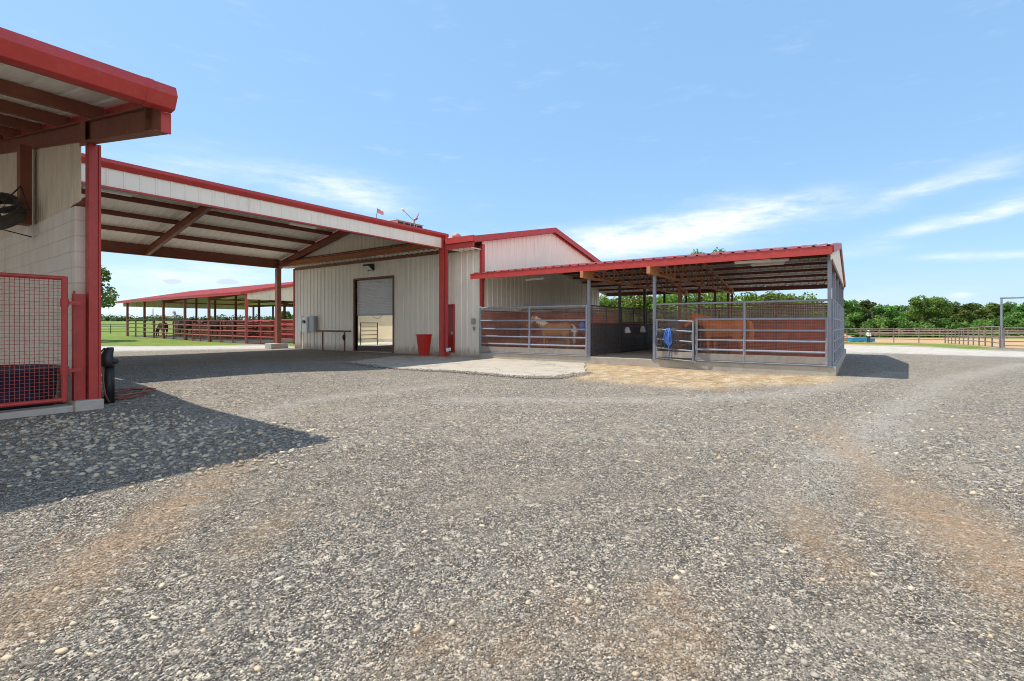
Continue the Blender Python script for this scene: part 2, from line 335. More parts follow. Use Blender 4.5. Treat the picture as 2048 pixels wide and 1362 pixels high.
def groundm():
    m = bpy.data.materials.new('gravel_ground'); t = nt(m); b = t.nodes['Principled BSDF']; p = pos(t)
    def vor(s, feat='F1'):
        n = N(t, 'ShaderNodeTexVoronoi', Scale=s); n.feature = feat; t.links.new(p, n.inputs['Vector']); return n
    v1, v2 = vor(92), vor(48)
    def stones(v, st):
        sp = N(t, 'ShaderNodeSeparateColor'); t.links.new(v.outputs['Color'], sp.inputs[0]); return ramp(t, sp.outputs[0], st), sp.outputs[1]
    st = [(0, (.03, .028, .027)), (.3, (.092, .087, .081)), (.55, (.175, .165, .15)), (.78, (.37, .345, .30)), (.92, (.60, .545, .455)), (1, (.40, .29, .19))]
    c1, k1 = stones(v1, st); c2, k2 = stones(v2, st)
    c = mixc(t, mapr(t, k2, .74, .8), c1, c2)
    v3 = vor(21); c3, k3 = stones(v3, [(0, (.03, .03, .03)), (.45, (.10, .096, .09)), (.55, (.42, .39, .34)), (1, (.62, .56, .46))]); c = mixc(t, mapr(t, k3, .84, .88, 0, .8), c, c3)
    big = noise(t, p, .55, 6, .65); mid = noise(t, p, 2.6, 5, .65); fine = noise(t, p, 14, 4, .7)
    # dust between the stones, more of it in patches
    dust = mth(t, 'MULTIPLY', mapr(t, mth(t, 'ADD', mth(t, 'MULTIPLY', big, .6), mth(t, 'MULTIPLY', mid, .4)), .47, .64), .55)
    c = mixc(t, dust, c, ramp(t, fine, [(.3, (.24, .205, .165)), (.7, (.37, .325, .265))]))
    c = mixc(t, mapr(t, mid, .35, .65, .0, .12), c, (.30, .29, .27))
    def msk(name, w, amp, s=None):
        a = N(t, 'ShaderNodeAttribute', attribute_name=name).outputs['Fac']
        n = s if s is not None else mid
        q = mth(t, 'ADD', a, mth(t, 'MULTIPLY', mth(t, 'SUBTRACT', n, .5), amp))
        q = mth(t, 'ADD', q, mth(t, 'MULTIPLY', mth(t, 'SUBTRACT', fine, .5), amp*.6))
        return mapr(t, q, w, -w)
    st2 = noise(t, pos(t, (.5, 1.6, 1)), 1.1, 6, .7)
    c = mixc(t, mapr(t, st2, .5, .72, 0, .28), c, (.42, .395, .35))
    c = mixc(t, mapr(t, noise(t, p, 7, 5, .75), .56, .7, 0, .5), c, (.07, .066, .064))
    c = mixc(t, 1., c, (1.09, 1.05, 1.0), 'MULTIPLY')
    c = mixc(t, mth(t, 'MULTIPLY', msk('sd_track', .5, 1.6), .5), c, (.45, .42, .37))
    kb = msk('sd_brown', .3, 1.15); kbr = mth(t, 'MULTIPLY', kb, .78)
    c = mixc(t, kbr, c, ramp(t, fine, [(.3, (.21, .125, .068)), (.7, (.39, .268, .158))]))
    ks = msk('sd_sand', .6, 2.0)
    c = mixc(t, mth(t, 'MULTIPLY', ks, .82), c, ramp(t, mth(t, 'ADD', mth(t, 'MULTIPLY', mid, .6), mth(t, 'MULTIPLY', st2, .4)), [(.38, (.27, .155, .075)), (.5, (.40, .285, .16)), (.6, (.53, .45, .31))]))
    kp = msk('sd_pale', 1.6, 5)
    c = mixc(t, mth(t, 'MULTIPLY', kp, .8), c, ramp(t, mth(t, 'ADD', mth(t, 'MULTIPLY', fine, .5), mth(t, 'MULTIPLY', st2, .5)), [(.35, (.36, .335, .295)), (.65, (.64, .60, .53))]))
    ka = msk('sd_arena', .6, 3)
    c = mixc(t, ka, c, ramp(t, big, [(.3, (.40, .24, .12)), (.7, (.47, .34, .2))]))
    kg = msk('sd_grass', .25, 2.2)
    gr = ramp(t, noise(t, p, 1.2, 7, .75), [(.3, (.055, .11, .012)), (.5, (.13, .19, .025)), (.7, (.26, .27, .07))])
    gr = mixc(t, mapr(t, noise(t, p, .09, 4), .5, .7, 0, .5), gr, (.26, .27, .07))
    c = mixc(t, kg, c, gr)
    t.links.new(c, b.inputs['Base Color']); b.inputs['Roughness'].default_value = .92; b.inputs['Specular IOR Level'].default_value = .2
    soft = mth(t, 'SUBTRACT', 1., mth(t, 'MAXIMUM', mth(t, 'MAXIMUM', kbr, mth(t, 'MULTIPLY', ks, .8)), mth(t, 'MAXIMUM', mth(t, 'MULTIPLY', kp, .6), mth(t, 'MAXIMUM', ka, kg))))
    h = mth(t, 'ADD', mth(t, 'MULTIPLY', mth(t, 'SUBTRACT', 1., v1.outputs['Distance']), .5), mth(t, 'MULTIPLY', mth(t, 'SUBTRACT', 1., v2.outputs['Distance']), 1.0))
    h = mth(t, 'ADD', mth(t, 'MULTIPLY', h, mth(t, 'ADD', mth(t, 'MULTIPLY', soft, .8), .2)), mth(t, 'MULTIPLY', fine, .6))
    bn = N(t, 'ShaderNodeBump', Strength=1., Distance=.02); t.links.new(h, bn.inputs['Height']); t.links.new(bn.outputs[0], b.inputs['Normal'])
    return m
GROUND = groundm()
me.materials.append(GROUND); ground = bpy.data.objects.new('ground', me); COL.objects.link(ground); ground['kind'] = 'structure'

# loose stones (real geometry), dense near the viewer's end of the yard
def stones():
    phi = (1+5**.5)/2
    iv = np.array([(-1, phi, 0), (1, phi, 0), (-1, -phi, 0), (1, -phi, 0), (0, -1, phi), (0, 1, phi), (0, -1, -phi), (0, 1, -phi), (phi, 0, -1), (phi, 0, 1), (-phi, 0, -1), (-phi, 0, 1)])/1.9
    it = np.array([(0, 11, 5), (0, 5, 1), (0, 1, 7), (0, 7, 10), (0, 10, 11), (1, 5, 9), (5, 11, 4), (11, 10, 2), (10, 7, 6), (7, 1, 8), (3, 9, 4), (3, 4, 2), (3, 2, 6), (3, 6, 8), (3, 8, 9), (4, 9, 5), (2, 4, 11), (6, 2, 10), (8, 6, 7), (9, 8, 1)])
    d, a, s, k = [], [], [], []
    def scat(n, d0, d1, smin, smax, kind, pw=1.0, amax=56):
        x = RNG.random(n)**pw; dd = d0+(d1-d0)*x; aa = np.radians(RNG.uniform(-amax, amax, n))
        d.append(dd); a.append(aa); s.append(smin+(smax-smin)*RNG.random(n)**2.2); k.append(np.full(n, kind))
    scat(135000, 1.6, 7.0, .0042, .0098, 0, 1.0); scat(42000, 4, 18, .006, .013, 0, 1.05); scat(900, 1.8, 9, .012, .026, 1, .9); scat(1500, 6, 17, .014, .035, 1)
    d, a, s, k = map(np.concatenate, (d, a, s, k))
    u = d*np.cos(a-math.radians(0)); r = d*np.sin(a); uu = C0*u+S0*r; vv = S0*u-C0*r
    # rocky patch in the shade of the left shed
    n = 5200; P = np.stack([RNG.uniform(0.3, 5.5, n), RNG.uniform(5.0, 11.9, n)], 1)
    sdr = poly_sdf(P, G2((-60, 830), (330, 822), (560, 850), (640, 880), (500, 940), (200, 960), (-80, 960)))
    P = P[(sdr < RNG.uniform(-1.0, .35, n))]; uu = np.concatenate([uu, P[:, 0]]); vv = np.concatenate([vv, P[:, 1]])
    s = np.concatenate([s, .016+.032*RNG.random(len(P))**2]); k = np.concatenate([k, np.full(len(P), 2)])
    E = [np.array(gp(*q)[:2]) for q in ((692, 726), (840, 741), (934, 746), (1035, 755), (1110, 757), (1172, 747))]; q = RNG.random(4500)*5; i = q.astype(int); f = (q-i)[:, None]; E = np.array(E)
    Q = E[i]*(1-f)+E[i+1]*f+RNG.normal(0, .16, (4500, 2)); uu = np.concatenate([uu, Q[:, 0]]); vv = np.concatenate([vv, Q[:, 1]]); s = np.concatenate([s, .012+.016*RNG.random(4500)**2]); k = np.concatenate([k, np.full(4500, 3)])
    ok = ~((uu < 3.2) & (vv > 12.0)) & ~((uu > 17.5) & (vv < 17)); uu, vv, s, k = uu[ok], vv[ok], s[ok], k[ok]
    PP = np.stack([uu, vv], 1); bs = np.full(len(uu), 9.)
    for (x, y, l, w, ang) in BROWN:
        dx, dy = PP[:, 0]-x, PP[:, 1]-y; c, sn = math.cos(ang), math.sin(ang); bs = np.minimum(bs, (np.sqrt(((dx*c+dy*sn)/l)**2+((-dx*sn+dy*c)/w)**2)-1)*min(l, w))
    ok = bs+RNG.normal(0, .2, len(uu)) > RNG.uniform(-.6, .0, len(uu)); uu, vv, s, k, bs = uu[ok], vv[ok], s[ok], k[ok], bs[ok]; n = len(uu)   # fewer stones where bare dirt shows
    var = RNG.normal(1, .27, (24, 12, 1))*iv*RNG.uniform(.75, 1.25, (24, 1, 3)); var[:, :, 2] *= .55
    vi = var[RNG.integers(0, 24, n)]; th = RNG.uniform(0, 6.283, n); c, sn = np.cos(th)[:, None], np.sin(th)[:, None]
    x = vi[:, :, 0]*c-vi[:, :, 1]*sn; y = vi[:, :, 0]*sn+vi[:, :, 1]*c
    X = np.stack([x*s[:, None]+uu[:, None], y*s[:, None]+vv[:, None], vi[:, :, 2]*s[:, None]+(zg(uu, vv)+s*.22+np.where(k == 3, .025, 0))[:, None]], -1).reshape(-1, 3)
    F = (it[None]+12*np.arange(n)[:, None, None]).reshape(-1, 3)
    me = bpy.data.meshes.new('gravel_stones'); me.vertices.add(len(X)); me.vertices.foreach_set('co', X.ravel().astype(np.float32))
    me.loops.add(F.size); me.loops.foreach_set('vertex_index', F.ravel().astype(np.int32)); me.polygons.add(len(F)); me.polygons.foreach_set('loop_start', (np.arange(len(F))*3).astype(np.int32))
    me.update(calc_edges=True)
    tint = .03+RNG.random(n)*.83; tint = np.where(k == 1, RNG.uniform(.72, 1., n), tint); tint = np.where(k == 2, RNG.uniform(.5, .95, n), tint)
    at = me.attributes.new('tint', 'FLOAT', 'POINT'); at.data.foreach_set('value', np.repeat(tint, 12).astype(np.float32))
    at = me.attributes.new('sd_brown', 'FLOAT', 'POINT'); at.data.foreach_set('value', np.repeat(np.concatenate([bs, np.full(n-len(bs), 9.)]), 12).astype(np.float32))
    m = bpy.data.materials.new('gravel_stone'); t = nt(m); b = t.nodes['Principled BSDF']
    q = N(t, 'ShaderNodeAttribute', attribute_name='tint').outputs['Fac']
    c = ramp(t, q, [(0, (.035, .033, .032)), (.3, (.098, .093, .087)), (.55, (.18, .171, .157)), (.76, (.37, .347, .305)), (.9, (.60, .54, .43)), (1, (.55, .42, .27))])
    c = mixc(t, mapr(t, noise(t, pos(t), 90, 3), .4, .7, 0, .35), c, (.3, .27, .23))
    c = mixc(t, 1., c, (1.09, 1.05, 1.0), 'MULTIPLY')
    p = pos(t); du = mapr(t, mth(t, 'ADD', mth(t, 'MULTIPLY', noise(t, p, .55, 6, .65), .6), mth(t, 'MULTIPLY', noise(t, p, 2.6, 5, .65), .4)), .47, .64, 0, .35)
    c = mixc(t, du, c, (.28, .235, .185))
    br = N(t, 'ShaderNodeAttribute', attribute_name='sd_brown').outputs['Fac']; c = mixc(t, mapr(t, br, .3, -.2, 0, .55), c, (.33, .235, .145))
    t.links.new(c, b.inputs['Base Color']); b.inputs['Roughness'].default_value = .85; b.inputs['Specular IOR Level'].default_value = .3
    me.materials.append(m); o = bpy.data.objects.new('gravel_stones', me); COL.objects.link(o)
    tag(o, 'loose grey and tan stones scattered over the gravel yard', 'gravel', kind='stuff')
stones()

# concrete apron
def apron():
    ap = [gp(*q)[:2] for q in ((692, 726), (740, 719), (790, 713), (872, 711))]+[(19.35, 17.9), (19.35, 15.6), (18.97, 15.5), (18.97, 9.6)]+[gp(*q)[:2] for q in ((1172, 747), (1150, 752), (1110, 757), (1035, 755), (934, 746), (840, 741))]
    rnd = random.Random(4); out = []; n = len(ap)
    for i in range(n):
        a, b = V((*ap[i], 0)), V((*ap[(i+1) % n], 0)); k = max(1, int((b-a).length/.35)); nn = (b-a).normalized().cross(V((0, 0, 1))); wall = i in (3, 4, 5, 6)
        for j in range(k): out.append(a.lerp(b, j/k)+(nn*rnd.uniform(-.05, .07) if not wall and j else V((0, 0, 0))))
    m = MB(); m.prism([(q.x, q.y, Z(q.x, q.y)-.1) for q in out], (0, 0, .13))
    mt = CONC.copy(); mt.name = 'cracked_concrete'; t = mt.node_tree; b = t.nodes['Principled BSDF']; src = b.inputs['Base Color'].links[0].from_socket
    vo = N(t, 'ShaderNodeTexVoronoi', Scale=.42); vo.feature = 'DISTANCE_TO_EDGE'; pp = pos(t); wv = N(t, 'ShaderNodeMapping'); t.links.new(pp, wv.inputs[0]); ns = N(t, 'ShaderNodeTexNoise', Scale=3., Detail=5.); t.links.new(pp, ns.inputs['Vector'])
    ad = N(t, 'ShaderNodeVectorMath', operation='MULTIPLY_ADD'); t.links.new(ns.outputs['Color'], ad.inputs[0]); ad.inputs[1].default_value = (.35, .35, .35); t.links.new(pp, ad.inputs[2]); t.links.new(ad.outputs[0], vo.inputs['Vector'])
    ck = mapr(t, vo.outputs['Distance'], .012, .0, 0, .6); st = mth(t, 'MULTIPLY', mapr(t, noise(t, pp, 1.1, 6, .7), .5, .68), .55)
    c = mixc(t, st, src, (.27, .21, .15)); c = mixc(t, mapr(t, noise(t, pp, 4.5, 4, .7), .66, .72, 0, .75), c, (.14, .10, .07)); c = mixc(t, ck, c, (.12, .10, .08)); t.links.new(c, b.inputs['Base Color'])
    o = m.build('concrete_apron', mt); o['kind'] = 'structure'
apron()

# ================================================================== LEFT SHED
def scale_about_camera(T):                        # the shed, its fan and its tank are scaled 1.1 times about the camera position
    T.location = (T.location.x*1.1, T.location.y*1.1, 1.1*T.location.z-.165); T.scale = (1.1,)*3
def left_shed():
    g = .15
    T = thing('open_shed', 'red trimmed open shed with block wall and mesh gate at the left edge', 'shed', (2.86, 11.2, g)); scale_about_camera(T)
    sl = .168; zr = lambda v: 4.34+.37+sl*(v-7.91)            # top of rafter
    # column: box with flange strip
    m = MB(); m.box(2.765, 2.90, 11.14, 11.34, .32, 4.88); m.box(2.90, 2.937, 11.125, 11.36, .32, 4.88)
    m.build('column', RED, T, bevel=.006)
    m = MB(); m.box(2.56, 2.96, 11.04, 11.46, .0, .33); m.prism([(-4, 11.1, .0), (2.56, 11.1, .0), (2.56, 11.1, .26), (-4, 11.1, .2)], (0, .35, 0)); m.build('plinth', CONC2, T, bevel=.02)
    m = MB(); m.box(2.57, 2.74, 11.22, 11.3, .33, 2.2); m.box(2.57, 2.59, 11.16, 11.24, .33, 2.25); m.build('gate_post', RED, T)
    # rafter (tapered cantilever i-beam)
    p = lambda v, o=0: V((2.78, v, zr(v)-.185+o))
    m = MB(); m.ibeam(p(7.95), p(24), .17, .37, .022); m.box(2.85, 2.862, 11.1, 11.4, 4.85, 5.28); m.box(2.70, 2.712, 11.1, 11.4, 4.85, 5.28)
    m.bar(p(8.35), p(8.38), .16, .34); m.build('rafter', PRIMER, T)
    for uu in (-3.2,):
        m = MB(); m.ibeam(V((uu, 7.95, zr(7.95)-.185)), V((uu, 24, zr(24)-.185)), .2, .37, .022); m.build('rafter', PRIMER, T)
    for v in (10.6, 12.6, 14.6, 16.6, 18.6, 20.6, 22.6):
        m = MB(); m.bar((-9, v, zr(v)+.1), (2.83, v, zr(v)+.1), .07, .2); m.bar((-9, v+.03, zr(v)+.012), (2.83, v+.03, zr(v)+.012), .09, .02); m.build('purlin', PRIMER, T)
    m = MB(); m.bar((-9, 8.25, zr(8.25)+.06), (2.83, 8.25, zr(8.25)+.06), .05, .16); m.build('purlin', PRIMER, T)
    m = MB(); cs = math.sqrt(1+sl*sl); m.ribbed((2.85, 7.8, zr(7.8)+.215), (-1, 0, 0), (0, 1/cs, sl/cs), 12, 0, 16.6, (0, 0, 1), phase=.2); m.build('roof_panel', LINER, T)
    m = MB(); m.ribbed((2.85, 7.8, zr(7.8)+.235), (-1, 0, 0), (0, 1/cs, sl/cs), 12, 0, 16.6, (0, 0, 1), phase=.2, minor=False); m.build('roof_sheet', REDROOF, T)
    # eave gutter: upper band, slanted lower band
    e = zr(7.8)+.27; m = MB()
    gx = lambda x, a=0, b=0: [(x, 7.86, e+a), (x, 7.72-a, e-.03+a), (x, 7.66-a, e-.17), (x, 7.75-a, e-.33-a), (x, 7.9, e-.345-a)]
    m.prism(gx(2.86), (-12.0, 0, 0)); m.build('gutter', RED, T, bevel=.003)
    for x in (2.6, -.2, -3.2):
        m = MB(); m.prism(gx(x, .004), (-.09, 0, 0)); m.build('gutter_lap', RED, T)
    m = MB(); m.box(2.745, 2.865, 7.90, 7.925, e-.63, e-.345); m.build('end_plate', RED, T)
    # rake trim on the right edge
    m = MB(); m.bar((2.87, 7.9, zr(7.9)+.17), (2.87, 24.2, zr(24.2)+.17), .03, .2); m.build('rake_trim', RED, T)
    # block wall and siding
    m = MB(); m.box(2.645, 2.79, 11.42, 24, .1, 3.78); m.build('block_wall', BLOCK, T, bevel=.008)
    m = MB(); m.ribbed((2.735, 11.44, 3.78), (0, 1, 0), (0, 0, 1), 12.5, 0, lambda s: zr(11.44+s)-.36-3.78, (-1, 0, 0), pitch=.17, rw=.045, rh=.03, minor=False); m.build('siding', SIDEGREY, T)
    m = MB(); m.box(2.44, 2.62, 14.35, 14.65, 3.782, zr(14.5)-.37); m.build('post', PRIMER, T)
    m = MB(); m.prism([(2.66, 11.4, 3.8), (2.80, 11.4, 3.8), (2.80, 11.4, 3.98)], (0, .4, 0)); m.build('ledge_angle', PRIMER, T)
    m = MB(); m.ribbed((-9, 24.05, 0.1), (1, 0, 0), (0, 0, 1), 11.9, 0, zr(24)+.2, (0, -1, 0), pitch=.3); m.build('rear_siding', SIDEGREY, T)
    # mesh gate
    gy = 11.05; G = MB()
    top, bot, x1 = hz(556, 2.36, gy), hz(800, 2.36, gy), 2.42
    G.tube((-2.4, gy, top), (x1, gy, top), .036, 10); G.tube((x1, gy, top+.03), (x1, gy, bot-.03), .045, 10); G.tube((-2.4, gy, bot), (x1, gy, bot), .036, 10); G.tube((-2.4, gy, top), (-2.4, gy, bot), .04, 10)
    G.tube((.0, gy, top), (.0, gy, bot), .03, 8)
    ga = G.build('mesh_gate', RED, T, smooth=False)
    G = MB(); G.grid_wire((-2.36, gy+.01, bot+.03), (1, 0, 0), (0, 0, 1), 4.74, top-bot-.06, .058, .007); G.build('wire_mesh', mat('red_wire', (.36, .06, .06), .5), ga)
    for z in (hz(605, 2.36, gy), hz(742, 2.36, gy)):
        G = MB(); G.tube((x1, gy, z-.07), (x1, gy, z+.07), .058, 10); G.box(x1, x1+.22, gy-.02, gy+.02, z-.03, z+.03); G.build('hinge', RED, ga)
    # floor slab of the shed
    m = MB(); m.box(-9, 2.56, 11.3, 24, -.1, .19); m.build('floor_slab', CONC2, T)
    m = MB()
    for v in (11.25,): m.box(-9.1, -8.9, v, v+.2, .1, 5.0)
    m.build('column', RED, T)
left_shed()
def tub():
    T = thing('stock_tank', 'dark plastic stock tank behind the red mesh gate', 'tank', (1.80, 12.2, .19)); scale_about_camera(T)
    m = MB(); prof = [(.70, 0), (.74, .2), (.76, .62), (.80, .66), (.80, .72), (.74, .72), (.72, .64), (.68, .08)]
    m.lathe((1.80, 12.2, .19), prof, 36); m.build('tub', TANK, T, smooth=True)
    m = MB(); n = 36; c = V((1.80, 12.2, .19))
    m.path([c+V((.80*math.cos(k*2*math.pi/n), .80*math.sin(k*2*math.pi/n), .69)) for k in range(n+1)], .03, 8); m.build('rim', TANK, T, smooth=True)
tub()
def fan():
    c = V((2.05, 14.3, 3.95)); T = thing('barn_fan', 'dark barn fan tilted on a wire bracket above the block wall', 'fan', c); scale_about_camera(T)
    ax = V((-.45, -.55, .62)).normalized(); x = ax.orthogonal().normalized(); y = ax.cross(x)
    P = lambda a, r, h: c+(x*math.cos(a)+y*math.sin(a))*r+ax*h
    m = MB(); n = 32; R = .46; o = []
    for h, r in ((-.14, R), (.14, R), (.14, R-.02), (-.14, R-.02)): o += [P(2*math.pi*k/n, r, h) for k in range(n)]
    m.add(o, [(i*n+k, i*n+(k+1) % n, ((i+1) % 4)*n+(k+1) % n, ((i+1) % 4)*n+k) for i in range(4) for k in range(n)]); m.build('drum', mat('worn_dark_sheet', (.07, .06, .05), .6, var=.4, scale=6), T)
    m = MB()
    for r in (.12, .24, .36): m.path([P(2*math.pi*k/20, r, .15) for k in range(21)], .006, 5)
    for k in range(8): m.tube(P(k*math.pi/4, 0, .15), P(k*math.pi/4, R, .15), .005, 5)
    m.build('guard', BLACK, T)
    m = MB()
    for k in range(4):
        a = k*math.pi/2; m.add([P(a, .06, -.03), P(a+.15, .4, -.05), P(a+.6, .42, .05), P(a+.8, .08, .04)], [(0, 1, 2, 3)])
    m.tube(c-ax*.12, c+ax*.06, .07, 12); m.build('blades', BLACK, T)
    m = MB(); b1, b2 = V((2.44, 14.3, 4.55)), V((2.44, 13.6, 3.95)); q = P(.4, R, .0)
    m.path([b1, b2, c+V((.1, -.25, -.05))], .014, 6); m.path([b1, c+V((.2, .1, .3))], .014, 6); m.path([b2, V((2.44, 14.4, 3.98))], .014, 6); m.path([c, V((2.1, 14.2, 3.6)), V((2.59, 14.2, 3.5))], .012); m.build('bracket', BLACK, T)
fan()
def hydrant():
    u, v, z = gp(217, 806)
    T = thing('yard_hydrant', 'black wrapped water hydrant beside the red column', 'hydrant', (u, v, z))
    m = MB(); m.tube((u, v, z-.05), (u, v, z+.78), .075, 14); m.tube((u+.06, v-.03, z), (u+.06, v-.03, z+.85), .035, 10); m.build('post', BLACK, T, smooth=True)
    m = MB(); m.loft([((u, v, z+.74), (0, 0, 1), .09, .09), ((u-.02, v+.01, z+.82), (0, 0, 1), .15, .13), ((u-.03, v+.02, z+.93), (.0, 0, 1), .14, .12), ((u-.01, v, z+1.03), (.3, 0, 1), .09, .09), ((u+.02, v-.01, z+1.12), (.2, 0, 1), .075, .07), ((u+.03, v-.01, z+1.15), (0, 0, 1), .05, .05)], 14)
    m.tube((u-.02, v-.02, z+.86), (u+.12, v-.12, z+.86), .055, 12); m.build('cover', BLACK, T, smooth=True)
    m = MB(); m.path([(u-.14, v+.02, z+.84), (u-.2, v+.04, z+.95), (u-.06, v+.0, z+1.14)], .018, 8); m.build('handle', BLACK, T, smooth=True)
    h = MB(); pts = []
    pts += [(u-.08, v-.02, z+.78), (u-.10, v-.03, z+.5), (u-.07, v-.05, z+.2), (u-.02, v-.1, z+.04)]
    cu, cv = u+.42, v+.5
    for k in range(70):
        a = -2.2+k*.3; R = .36+.09*math.sin(k*.7)+.03*math.sin(k*2.3); x, y = cu+R*1.25*math.cos(a), cv+R*math.sin(a); pts.append((x, y, Z(x, y)+.025+.0011*k))
    h.path(pts, .017, 7); o = h.build('garden_hose', HOSE, smooth=True); tag(o, 'red brown garden hose coiled on the gravel by the black hydrant', 'hose')
hydrant()

# ================================================================== CANOPY
CV0, CVR, CV1, CU0, CU1 = 17.5, 25.5, 33.5, 3.4, 18.9
ZE, ZR = 6.3, 7.97
def canopy():
    T = thing('drive_canopy', 'tall red trimmed drive through canopy with white fascia joining the barn', 'canopy', (18.6, 17.5, 0))
    sl = (ZR-ZE)/(CVR-CV0); zr = lambda v: ZR-sl*abs(v-CVR)
    L = CU1-CU0; cs = math.sqrt(1+sl*sl)
    m = MB(); m.ribbed((CU0, CV0, 5.6), (1, 0, 0), (0, 0, 1), L-.35, 0, .56, (0, -1, 0), pitch=.4, rw=.035, rh=.025, phase=.15, minor=False); m.build('fascia_cladding', WHITE, T)
    m = MB(); m.box(CU0, CU1-.33, CV0-.035, CV0+.05, 5.555, 5.605); m.build('fascia_trim', RED, T)
    m = MB(); m.prism([(CU0-.05, CV0+.02, 6.38), (CU0-.05, CV0-.13, 6.36), (CU0-.05, CV0-.16, 6.25), (CU0-.05, CV0-.05, 6.12), (CU0-.05, CV0+.02, 6.12)], (L+.0, 0, 0)); m.build('gutter', RED, T, bevel=.005)
    for s, nm in ((1, 0), (-1, 1)):
        v0 = CV0-.05 if s > 0 else CV1+.35
        run = abs(CVR-v0)*cs
        m = MB(); m.ribbed((CU0, v0, zr(v0)), (1, 0, 0), (0, s/cs, sl/cs), L+.15, 0, run, (0, 0, 1), pitch=.4, phase=.2); m.build('roof_panel', REDROOF, T)
        m = MB(); m.ribbed((CU0, v0, zr(v0)-.03), (1, 0, 0), (0, s/cs, sl/cs), L+.09, 0, run, (0, 0, -1), pitch=.4, phase=.2, rh=.022, rw=.03, minor=False); m.build('ceiling_liner', LINER, T)
    for v in (19.4, 21.4, 23.6, 25.1, 25.9, 27.3, 29.2, 31.2):
        m = MB(); z = zr(v)-.06; m.bar((CU0, v, z-.11), (CU1-.06, v, z-.11), .02, .22); m.bar((CU0, v+.03, z-.215), (CU1-.06, v+.03, z-.215), .07, .02); m.bar((CU0, v-.03, z-.005), (CU1-.06, v-.03, z-.005), .07, .014); m.build('purlin', PRIMER, T)
    # back beam
    m = MB(); m.ibeam((CU0, CV1, 5.98), (CU1+.1, CV1, 5.98), .22, .68, .03); m.bar((CU0, CV1+.05, 6.37), (CU1, CV1+.05, 6.37), .1, .12); m.build('back_beam', PRIMER, T)
    m = MB(); m.ibeam((CU0, CV0+.22, 5.8), (CU1-.15, CV0+.22, 5.8), .16, .4, .02); m.build('front_beam', PRIMER, T)
    for u in (3.6, 10.9, 18.75):
        for s in (1, -1):
            a, b = (CV0+.32, CVR) if s > 0 else (CV1-.13, CVR)
            m = MB(); p, q = V((u, a, zr(a)-.29-.2)), V((u, b, zr(b)-.29-.2)); m.ibeam(p, q, .2, .4, .025); m.build('rafter', PRIMER, T)
    m = MB(); m.bar((CU0, CV1+.45, zr(CV1+.35)-.05), (CU1, CV1+.45, zr(CV1+.35)-.05), .12, .2); m.build('rear_gutter', RED, T)
    # columns
    for (u, v) in ((18.6, CV0+.02), (3.6, CV0+.15), (18.75, CV1), (3.6, CV1)):
        z0 = Z(u, v)+(.0 if u < 10 else .03); top = 5.62
        m = MB(); m.box(u-.15, u+.15, v-.15, v+.15, z0, top if v > 20 else 6.15)
        m.box(u-.19, u+.19, v-.19, v+.19, z0, z0+.03); m.build('column', RED if v < 20 else PRIMER, T, bevel=.008)
    for (u, v) in ((18.75, CV1),):
        m = MB(); m.box(u-.75, u+.5, v-.45, v+.4, -.1, .36); m.build('footing', CONC2, T, bevel=.03)
    # downspout
    m = MB(); m.box(18.52, 18.63, 17.20, 17.31, .35, 6.2); m.path([(18.575, 17.25, .42), (18.575, 17.2, .25), (18.56, 17.05, .12)], .05, 8); m.build('downspout', RED, T)
    m = MB(); m.box(18.5, 18.65, 17.16, 17.22, .3, .48); m.box(18.72, 18.84, 17.2, 17.25, .32, .48); m.build('downspout_tip', WHITEP, T)
    # gable wall over the barn side, tie beam
    gu = 18.97
    f = lambda s: zr(CV0+.2+s)-.045-5.72
    m = MB(); m.ribbed((gu, CV0+.2, 5.72), (0, 1, 0), (0, 0, 1), 16-.3, 0, f, (-1, 0, 0), pitch=.4, rw=.035, rh=.03, breaks=(7.8,), minor=False); m.build('gable_wall', WHITE, T)
    m = MB(); m.ibeam((gu-.18, CV0+.3, 5.89), (gu-.18, CV1, 5.89), .2, .32, .025); m.build('tie_beam', ORANGE, T)
    m = MB(); m.bar((gu-.06, CV0+.3, 6.17), (gu-.06, CV1-1, 6.17), .06, .05); m.build('base_angle', PRIMER, T)
    m = MB(); m.ribbed((gu-.1, CV0, 5.70), (0, 1, 0), (1, 0, 0), 16, 0, .52, (0, 0, -1), pitch=.4, rh=.05, rw=.08, minor=False); m.build('soffit', LINER, T)
canopy()
def strip_light(c, ax, label, group, rods=.25, L=1.2):
    c = V(c); ax = V(ax).normalized(); T = thing('strip_light', label, 'light', c, group)
    m = MB(); m.bar(c-ax*L/2, c+ax*L/2, .14, .05); m.build('housing', WHITEP, T)
    m = MB(); m.prism([c-ax*L*.48+V((-ax.y*.06, ax.x*.06, -.025)), c-ax*L*.48+V((ax.y*.06, -ax.x*.06, -.025)), c-ax*L*.48+V((ax.y*.045, -ax.x*.045, -.07)), c-ax*L*.48+V((-ax.y*.045, ax.x*.045, -.07))], ax*L*.96); m.build('lens', LAMPW, T)
    for s in (-.4, .4):
        m = MB(); m.tube(c+ax*L*s, c+ax*L*s+V((0, 0, rods)), .008, 6); m.build('hanger', STEELG, T)
strip_light((5.0, 18.35, 5.68), (1, 0, 0), 'strip light under the canopy close to the tall red shed column', 'strip lights under the canopy', .75)
strip_light((11.3, 18.35, 5.68), (1, 0, 0), 'strip light under the canopy behind the middle of its white fascia', 'strip lights under the canopy', .75)

